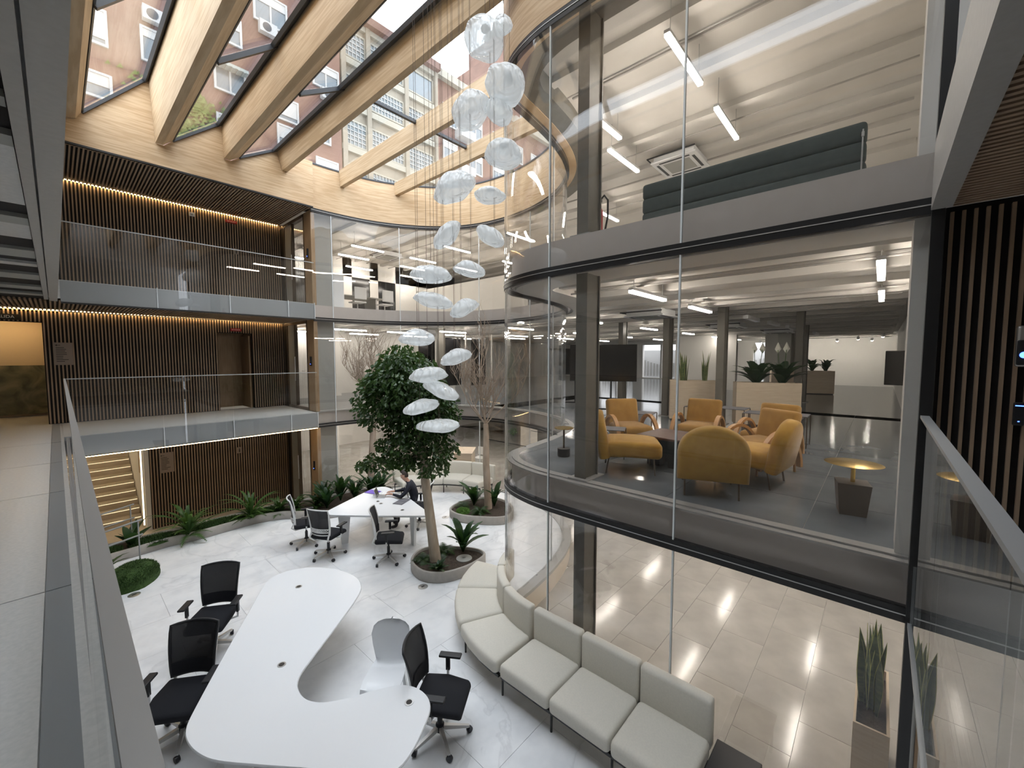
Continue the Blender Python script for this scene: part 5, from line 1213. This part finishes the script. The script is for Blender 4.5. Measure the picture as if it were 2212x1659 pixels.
def branch(mb, p, d, L, r, depth, seed, spread=.6, up=.15, lim=None):
    random.seed(seed); pts = [p]; q = p.copy(); dd = d.normalized(); n = 5
    for i in range(n):
        dd = (dd+Vector((random.uniform(-.2, .2), random.uniform(-.2, .2), random.uniform(-.08, .2)*1.2+up*.3))).normalized(); q = q+dd*L/n
        if lim: q = lim(q)
        pts.append(q.copy())
    mb.tube(pts, [r*(1-.6*i/n) for i in range(n+1)], 5 if depth > 1 else 4)
    if depth > 0:
        for k in range(5):
            i = random.randint(1, n); nd = (dd+Vector((random.uniform(-1, 1), random.uniform(-1, 1), random.uniform(-.2, .9)))*spread).normalized()
            branch(mb, pts[i], nd, L*random.uniform(.45, .75), max(.0038, r*.52), depth-1, random.randint(0, 10**6), spread, up, lim)
mtree = thing('green_tree', 'leafy green tree leaning over the person at the triangular table', 'tree', (4.65, 6.14, G+.15))
B_ = Vector((4.65, 6.14, G+.15))
def rel(*p): return Vector(p)-B_
tr_ = [rel(4.65, 6.14, -2.36), rel(4.63, 6.2, -1.9), rel(4.60, 6.27, -1.31), rel(4.58, 6.33, -.88), rel(4.57, 6.38, -.29), rel(4.5, 6.48, .14), rel(4.45, 6.55, .56), rel(4.42, 6.6, 1.1)]
MB().tube(tr_, [.11, .095, .088, .082, .074, .062, .046, .026], 12).build('trunk', 'bark', mtree, 60)
bl = [(4.38, 6.62, .95, .78, .78, .62), (4.62, 6.5, .25, .72, .72, .5), (3.95, 6.85, .65, .5, .5, .55), (4.35, 6.7, 1.35, .5, .5, .35), (4.75, 6.2, .45, .5, .5, .5), (4.2, 6.6, -.15, .45, .5, .25), (4.75, 6.15, -.28, .42, .42, .28), (4.4, 6.55, -.45, .3, .3, .22), (4.02, 6.88, -.48, .47, .47, .17), (4.62, 6.18, -.6, .38, .38, .18), (3.78, 7.05, -.55, .24, .24, .11), (4.3, 6.55, -.5, .3, .3, .09)]
br = MB(); random.seed(9)
for b in bl:
    s0 = min(tr_[4:], key=lambda q: abs(q.z-(b[2]-B_.z-.1))); e = rel(b[0], b[1], b[2])
    for k in range(3):
        f_ = e+Vector((random.uniform(-.5, .5)*b[3], random.uniform(-.5, .5)*b[4], random.uniform(-.3, .5)*b[5])); md = (s0+f_)/2+Vector((0, 0, -.06)); br.tube([s0, md, f_], [.02, .014, .006], 5)
br.build('branches', 'bark', mtree)
mb = MB(); leaf_cloud(mb, [(b[0]-B_.x, b[1]-B_.y, b[2]-B_.z, b[3], b[4], b[5]) for b in bl], 9000, .095, 12)
tag(mb.build('foliage', 'leaf', mtree), kind='stuff')
def bare_tree(label, base, forks, dirs, seed, lim):
    t = thing('bare_tree', label, 'tree', base); b0 = Vector(base); tr = [Vector(q)-b0 for q in forks]
    MB().tube([Vector((0, 0, 0))]+tr, [.10]+[.088-.012*i for i in range(len(tr))], 10).build('trunk', 'bark_dry', t, 60)
    mb = MB(); l2 = (lambda q: lim(q+b0)-b0)
    for k, (d, L) in enumerate(dirs): branch(mb, tr[-1] if k % 3 else tr[-1]*.9+tr[-2]*.1, Vector(d), L, .02, 3, seed+k, .95, .12, l2)
    mb.build('branches', 'bark_dry', t); return t
def lim_r(q): return Vector((min(q.x, 7.95), min(max(q.y, 6.2), 8.6), q.z))
def lim_l(q): return Vector((min(max(q.x, 5.0), 6.6), min(q.y, 10.95), min(q.z, 2.3)))
rt = bare_tree('bare brown tree with fine twigs in the right bed', (7.2, 7.29, G+.15), [(7.21, 7.38, -1.2), (7.24, 7.4, -.4), (7.24, 7.42, -.2)], [((-.5, .6, .8), 1.2), ((.3, -.3, 1), 1.25), ((0, 0, 1), 1.35), ((.55, -.5, .8), 1.1), ((-.3, .2, 1), 1.3), ((.1, .5, 1), 1.1), ((-.6, .1, .9), 1.0)], 100, lim_r)
lf = MB(); leaf_cloud(lf, [(.55, -.35, 1.95, .12, .12, .1)], 40, .08, 5); lf.build('last_leaves', 'leaf_fern', rt)
lt_ = bare_tree('bare brown tree with dry twigs in the long bed', (5.8, 10.62, G+.15), [(5.87, 10.62, -1.29), (5.95, 10.62, -.23), (5.97, 10.62, .3)], [((-.5, -.2, .9), 1.1), ((.4, .1, 1), 1.1), ((0, 0, 1), 1.3), ((-.3, .2, 1), 1.2), ((-.7, -.1, .6), 1.0), ((.2, -.4, 1), 1.0)], 200, lim_l)
lf = MB(); leaf_cloud(lf, [(-.25, -.3, 3.2, .2, .15, .15)], 60, .09, 6); lf.build('last_leaves', 'leaf_fern', lt_)
# ---- frosted glass pendants on long cables
PL = [(3.50, 3.58, 5.14, .45, .40, 25, 40, 3), (3.66, 3.44, 5.30, .24, .2, 60, 200, 5), (3.56, 3.31, 4.55, .45, .38, 40, 20, 7), (3.42, 3.72, 4.36, .48, .36, 35, 120, 11), (3.63, 3.48, 4.36, .34, .3, 60, 250, 13), (3.58, 3.36, 3.81, .42, .24, 15, 30, 17),
      (3.20, 3.77, 3.42, .52, .30, 28, 150, 19), (3.52, 3.52, 3.37, .38, .15, 4, 0, 23), (3.12, 3.81, 2.89, .40, .2, 48, 130, 29), (3.45, 3.46, 2.87, .36, .2, 32, 310, 31), (2.99, 3.97, 2.43, .47, .21, 0, 0, 37), (3.28, 3.62, 2.49, .38, .17, 10, 320, 41),
      (2.99, 3.94, 2.13, .46, .18, 12, 320, 43), (3.23, 3.66, 2.04, .35, .19, 25, 140, 47), (2.85, 4.06, 1.69, .43, .2, 0, 0, 53), (3.14, 3.70, 1.47, .37, .18, 18, 130, 59), (2.91, 3.93, 1.26, .44, .19, 6, 140, 61), (3.01, 3.83, 1.08, .43, .18, 25, 320, 67), (2.85, 3.99, .89, .42, .17, 14, 140, 71), (2.97, 3.83, .67, .49, .15, 0, 0, 73)]
ZT = 6.42
rail = thing('suspension_rail', 'dark steel rail carrying the pendant cables between two skylight beams', 'rail', (0, 0, 0))
for (y) in (3.3, 3.55, 3.8, 4.05): MB().box(2.9, y-.02, ZT, 4.0, y+.02, ZT+.03).build('bar', 'dark_frame', rail)
MB().box(2.86, 3.2, ZT+.03, 2.98, 4.1, ZT+.06).build('bracket', 'dark_frame', rail); MB().box(3.9, 3.2, ZT-.1, 3.99, 4.1, ZT+.06).build('bracket', 'dark_frame', rail)
for k, (x, y, z, w, h, tilt, az, sd) in enumerate(PL):
    lab = 'frosted rippled glass pendant, %s from the top of the hanging cluster' % ORD[k] if k < 10 else ('lowest frosted rippled glass pendant of the hanging cluster' if k == 19 else 'frosted rippled glass pendant, %s from the bottom of the hanging cluster' % ORD[19-k])
    t = thing('glass_pendant', lab, 'lamp', (x, y, z), 0, 'frosted glass pendants')
    T_ = TR(0, 0, 0, R(az), R(tilt)); vv = []; ff = []; NU, NV = 40, 22
    for j in range(NV+1):
        e = -PI/2+PI*j/NV
        for i in range(NU):
            a = 2*PI*i/NU; d = Vector((math.cos(a)*math.cos(e), math.sin(a)*math.cos(e), math.sin(e)))
            q = 1+.12*mnoise.noise(d*1.1+Vector((sd, 0, 0)))
            rid = .022*math.sin(5*math.atan2(d.y, d.x)+9*d.z+3*mnoise.noise(d*2+Vector((sd, sd, 0))))*math.cos(e)
            q += rid; zz = d.z*h/2*q*(1.15 if d.z > 0 else .75)
            vv.append((d.x*w/2*q*(1+.05*mnoise.noise(Vector((sd, 1.5*d.x, 1.5*d.y)))), d.y*w/2*q, zz+.025*h*math.sin(5*d.x+sd)))
    for j in range(NV):
        for i in range(NU): ff.append((j*NU+i, j*NU+(i+1) % NU, (j+1)*NU+(i+1) % NU, (j+1)*NU+i))
    MB().add(vv, ff, T_).build('glass_body', 'frosted_glass', t, 80)
    top = T_ @ Vector((0, 0, h/2*1.02)); MB().lathe([(0, 0), (.05, 0), (.052, .006), (.045, .012), (0, .013)], 20, Matrix.Translation(top) @ TR(0, 0, 0, R(az), R(tilt))).build('cap', 'lacquer_white', t, 40)
    MB().tube([top, (top.x, top.y, ZT-z)], .0022, 5).build('cable', 'cable', t)
    if k % 2: MB().tube([(top.x+.015, top.y, top.z), (top.x+.015, top.y, ZT-z)], .0015, 5).build('cable', 'cable', t)
# ---- person working at the triangular table
def skin_body(chain, edges):
    me = bpy.data.meshes.new('body'); me.from_pydata([c[0] for c in chain], edges, []); o = bpy.data.objects.new('body', me); COL.objects.link(o)
    md = o.modifiers.new('s', 'SKIN'); md.use_smooth_shade = True
    if not me.skin_vertices: bpy.context.view_layer.objects.active = o
    for i, c in enumerate(chain):
        sv = me.skin_vertices[0].data[i]; r_ = c[1]; sv.radius = r_ if isinstance(r_, tuple) else (r_, r_); sv.use_root = (i == 0)
    ms = o.modifiers.new('u', 'SUBSURF'); ms.levels = 2; ms.render_levels = 2
    bpy.context.view_layer.update(); m2 = bpy.data.meshes.new_from_object(o.evaluated_get(bpy.context.evaluated_depsgraph_get())); bpy.data.objects.remove(o); m2.name = 'body'; return m2
pr = thing('person', 'person in a dark jacket leaning over a tablet at the white table', 'person', (5.56, 8.08, G), R(138))
# local frame: +x forward, seat at z=.48
ch_ = [((0, 0, .58), (.15, .12)), ((.02, 0, .72), (.15, .11)), ((.07, 0, .88), (.165, .11)), ((.13, 0, 1.0), (.15, .09)), ((.17, 0, 1.07), .055), ((.22, 0, 1.12), .055), ((.26, 0, 1.19), (.075, .09)), ((.275, 0, 1.26), (.07, .085))]
ed = [(i, i+1) for i in range(7)]
def addc(par, pts):
    p = par
    for q in pts: ch_.append(q); ed.append((p, len(ch_)-1)); p = len(ch_)-1
    return p
for s_ in (-1, 1):
    addc(0, [((.06, s_*.1, .55), .095), ((.24, s_*.12, .56), .085), ((.44, s_*.13, .55), .065), ((.45, s_*.13, .3), .055), ((.43, s_*.13, .1), .042), ((.44, s_*.13, .05), .04), ((.56, s_*.14, .035), .035)])
    w = addc(3, [((.12, s_*.17, 1.0), .065), ((.2, s_*.24, .88), .052), ((.30, s_*.27, .79), .046), ((.44, s_*.16, .80), .034), ((.53, s_*.10, .81), .026), ((.58, s_*.085, .812), (.03, .018))])
    for f_ in range(4): addc(w, [((.63, s_*(.06+.018*f_), .812), .0095), ((.67-.008*abs(f_-1.5), s_*(.055+.018*f_), .80), .008), ((.685-.008*abs(f_-1.5), s_*(.055+.018*f_), .785), .007)])
    addc(w, [((.60, s_*.045, .81), .010), ((.635, s_*.03, .80), .009)])
bmh = skin_body(ch_, ed)
for nm in ('navy', 'skin', 'trousers', 'black_rubber'): bmh.materials.append(M[nm])
for f in bmh.polygons:
    c = f.center; f.material_index = 1 if (c.z > 1.085 and c.x > .12) or (c.x > .50 and .72 < c.z < .9) else (3 if c.z < .08 else (2 if c.z < .62 and not (c.x < .1 and c.z > .6) else 0))
    f.use_smooth = True
link('body', bmh, None, pr)
hm = MB(); vv = []; ff = []
for j in range(9):
    e = PI/2*(j/8)
    for i in range(20):
        a = 2*PI*i/20; low = -.06 if math.cos(a) < -.1 else (.0 if math.cos(a) < .45 else .045)
        nz = 1+.07*mnoise.noise(Vector((a*5, j*.9, 2))); vv.append((.265+.094*nz*math.cos(e)*math.cos(a)-.012, .080*nz*math.cos(e)*math.sin(a), 1.245+low*(1-j/8)+.10*nz*math.sin(e)))
for j in range(8):
    for i in range(20): ff.append((j*20+i, j*20+(i+1) % 20, (j+1)*20+(i+1) % 20, (j+1)*20+i))
hm.add(vv, ff).build('hair', 'hair', pr, 60)
MB().rings([[(.325, -.012, 1.20), (.325, .012, 1.20), (.335, 0, 1.235)], [(.362, -.014, 1.195), (.362, .014, 1.195), (.345, 0, 1.21)]]).build('nose', 'skin', pr, 60)
for s_ in (-1, 1):
    MB().lathe([(0, -.004), (.009, -.002), (.009, .002), (0, .004)], 8, TR(.333, s_*.03, 1.235, 0, PI/2)).build('eye', 'ink', pr)
    MB().rbox(.255, s_*.082, 1.215, .02, .008, .03, .007).build('ear', 'skin', pr, 60)
    MB().tube([(.195, s_*.03, 1.06), (.235, s_*.035, .95), (.19, s_*.035, .78), (.165, s_*.035, .66)], .008, 6).build('jacket_piping', 'paper', pr)
MB().rbox(.332, 0, 1.165, .006, .022, .005, .004).build('mouth', 'hair', pr)
MB().tube([(.50, .115+.027*math.cos(a), .815+.027*math.sin(a)) for a in [2*PI*k/12 for k in range(12)]], .008, 6, None, True).build('wristwatch', 'steel', pr)
# ---- things on the triangular table
ZT2 = G+.742
def flat(name, label, cat, x, y, rz, parts):
    t = thing(name, label, cat, (x, y, ZT2), rz)
    for (nm, hx, hy, z0, z1, mat, dx, dy) in parts: MB().rbox(dx, dy, (z0+z1)/2, hx, hy, (z1-z0)/2, min(.004, (z1-z0)*.45)).build(nm, mat, t)
    return t
flat('folder', 'purple folder lying on the far corner of the triangular table', 'folder', 4.98, 9.0, R(20), [('cover', .115, .16, .008, .012, 'purple', 0, 0), ('pages', .11, .155, .002, .008, 'paper', 0, 0), ('back_cover', .115, .16, 0, .002, 'purple', 0, 0)])
flat('notebook', 'dark grey open notebook near the right edge of the triangular table', 'notebook', 5.08, 7.92, R(25), [('cover', .19, .12, 0, .006, 'notebook_grey', 0, 0), ('page', .085, .105, .006, .010, 'notebook_grey', .095, 0), ('page', .085, .105, .006, .010, 'notebook_grey', -.095, 0)])
flat('paper_sheet', 'white sheet of paper under the hands of the person', 'paper', 5.2, 8.66, R(48), [('sheet', .105, .15, 0, .003, 'paper', 0, 0)])
flat('phone', 'white phone lying beside the purple folder', 'phone', 4.92, 8.76, R(60), [('body', .035, .07, 0, .009, 'plastic_white', 0, 0), ('screen', .032, .065, .009, .0095, 'grey_panel', 0, 0)])
tl = thing('tablet', 'silver tablet with keyboard propped in front of the person', 'tablet', (4.98, 8.55, ZT2), R(138))
MB().rbox(.02, 0, .006, .09, .13, .006, .004).build('keyboard', 'laptop', tl); sc_ = MB().rbox(0, 0, .10, .005, .13, .10, .004, TR(.11, 0, .0, 0, .35)).build('screen', 'laptop', tl); MB().box(-.0062, -.12, .015, -.0055, .12, .19, TR(.11, 0, 0, 0, .35)).build('display', 'screen_black', sc_)
# ---- signs on the slatted walls
def sign(name, label, x, y, z, w, h, mat, txt=None, ink='white_ink', size=.08, extra=None):
    t = thing(name, label, 'sign', (x, y, z)); MB().box(-w/2, -.012, -h/2, w/2, 0, h/2).build('plate', mat, t)
    if txt:
        me = text_mesh(txt, size); me.materials.clear(); me.materials.append(M[ink]); o = link('lettering', me, None, t); o.location = (0, -.0135, 0); o.rotation_euler = (PI/2, 0, 0)
    if extra: extra(t)
    return t
def rows(t):
    MB().tube([(-.1, -.015, .19), (-.04, -.015, .19)], .006, 4).build('arrow', 'ink', t); MB().add([(-.12, -.014, .19), (-.09, -.014, .21), (-.09, -.014, .17)], [(0, 2, 1)]).build('arrow_head', 'ink', t)
    random.seed(3)
    for k in range(9):
        zz = .13-k*.038; MB().box(-.11, -.0135, zz, -.11+random.uniform(.1, .2), -.0125, zz+.012).build('text_line', 'ink', t)
def man(t):
    MB().lathe([(0, -.001), (.012, -.001), (.012, .001), (0, .001)], 12, TR(0, -.014, .045, 0, 0, PI/2)).build('figure_head', 'ink', t); MB().box(-.014, -.0145, -.055, .014, -.0125, .028).build('figure_body', 'ink', t)
ys_ = YW-.032
sign('no_exit_sign', 'small red no exit sign over the dim doorway of the middle storey', 3.46, ys_, 2.255, .27, .075, 'sign_red', 'SIN SALIDA', 'white_ink', .042)
sign('no_exit_sign', 'small red no exit sign high on the top storey slats', 3.46, ys_, 5.24, .27, .075, 'sign_red', 'SIN SALIDA', 'white_ink', .042)
sign('exit_sign', 'dark exit sign above the marble recess at the left edge', -.67, ys_, 2.33, .46, .12, 'ink', 'SALIDA', 'white_ink', .085)
sign('directory_sign', 'brown directory plate on the middle storey slats', .13, ys_, 1.56, .29, .50, 'sign_plate', extra=rows)
sign('directory_sign', 'brown directory plate on the lowest slats beside the stairs', 1.80, ys_, -1.23, .29, .52, 'sign_plate', extra=rows)
sign('toilet_sign', 'small toilet sign on the lowest slatted wall', 3.42, ys_, -1.18, .13, .17, 'sign_plate', extra=man)
sign('toilet_sign', 'small toilet sign on the top slatted wall', 3.55, ys_, 4.45, .12, .16, 'sign_plate', extra=man)
dt = thing('detector', 'small pale detector box high on the top slatted wall', 'detector', (2.58, ys_, 5.22)); MB().rbox(0, -.02, 0, .06, .02, .05, .01).build('box', 'plastic_white', dt); MB().lathe([(0, 0), (.012, 0), (.01, .006), (0, .008)], 10, TR(0, -.04, -.01, 0, 0, PI/2)).build('lens', 'ink', dt)
# ---- access devices on the right slatted wall
ad = thing('access_reader', 'oval access reader glowing blue on the right slatted wall', 'reader', (4.09, -.66, 1.55), PI)
MB().rbox(0, 0, 0, .018, .035, .13, .017).build('body', 'steel', ad, 50); MB().rbox(.012, 0, -.04, .012, .03, .08, .01).build('face', 'black_plastic', ad, 50); MB().lathe([(.012, 0), (.02, 0), (.02, .003), (.012, .003)], 20, TR(.025, 0, -.055, 0, PI/2)).build('ring', 'led_blue', ad)
a2 = thing('card_reader', 'slim black card reader with blue lights on the right slatted wall', 'reader', (4.09, -.66, 1.12), PI)
MB().rbox(0, 0, 0, .012, .025, .075, .01).build('body', 'black_plastic', a2); MB().box(.0125, -.018, .05, .0135, .018, .056).build('light_bar', 'led_blue', a2); MB().box(.0125, -.004, -.05, .0135, .004, -.044).build('light_dot', 'led_blue', a2)
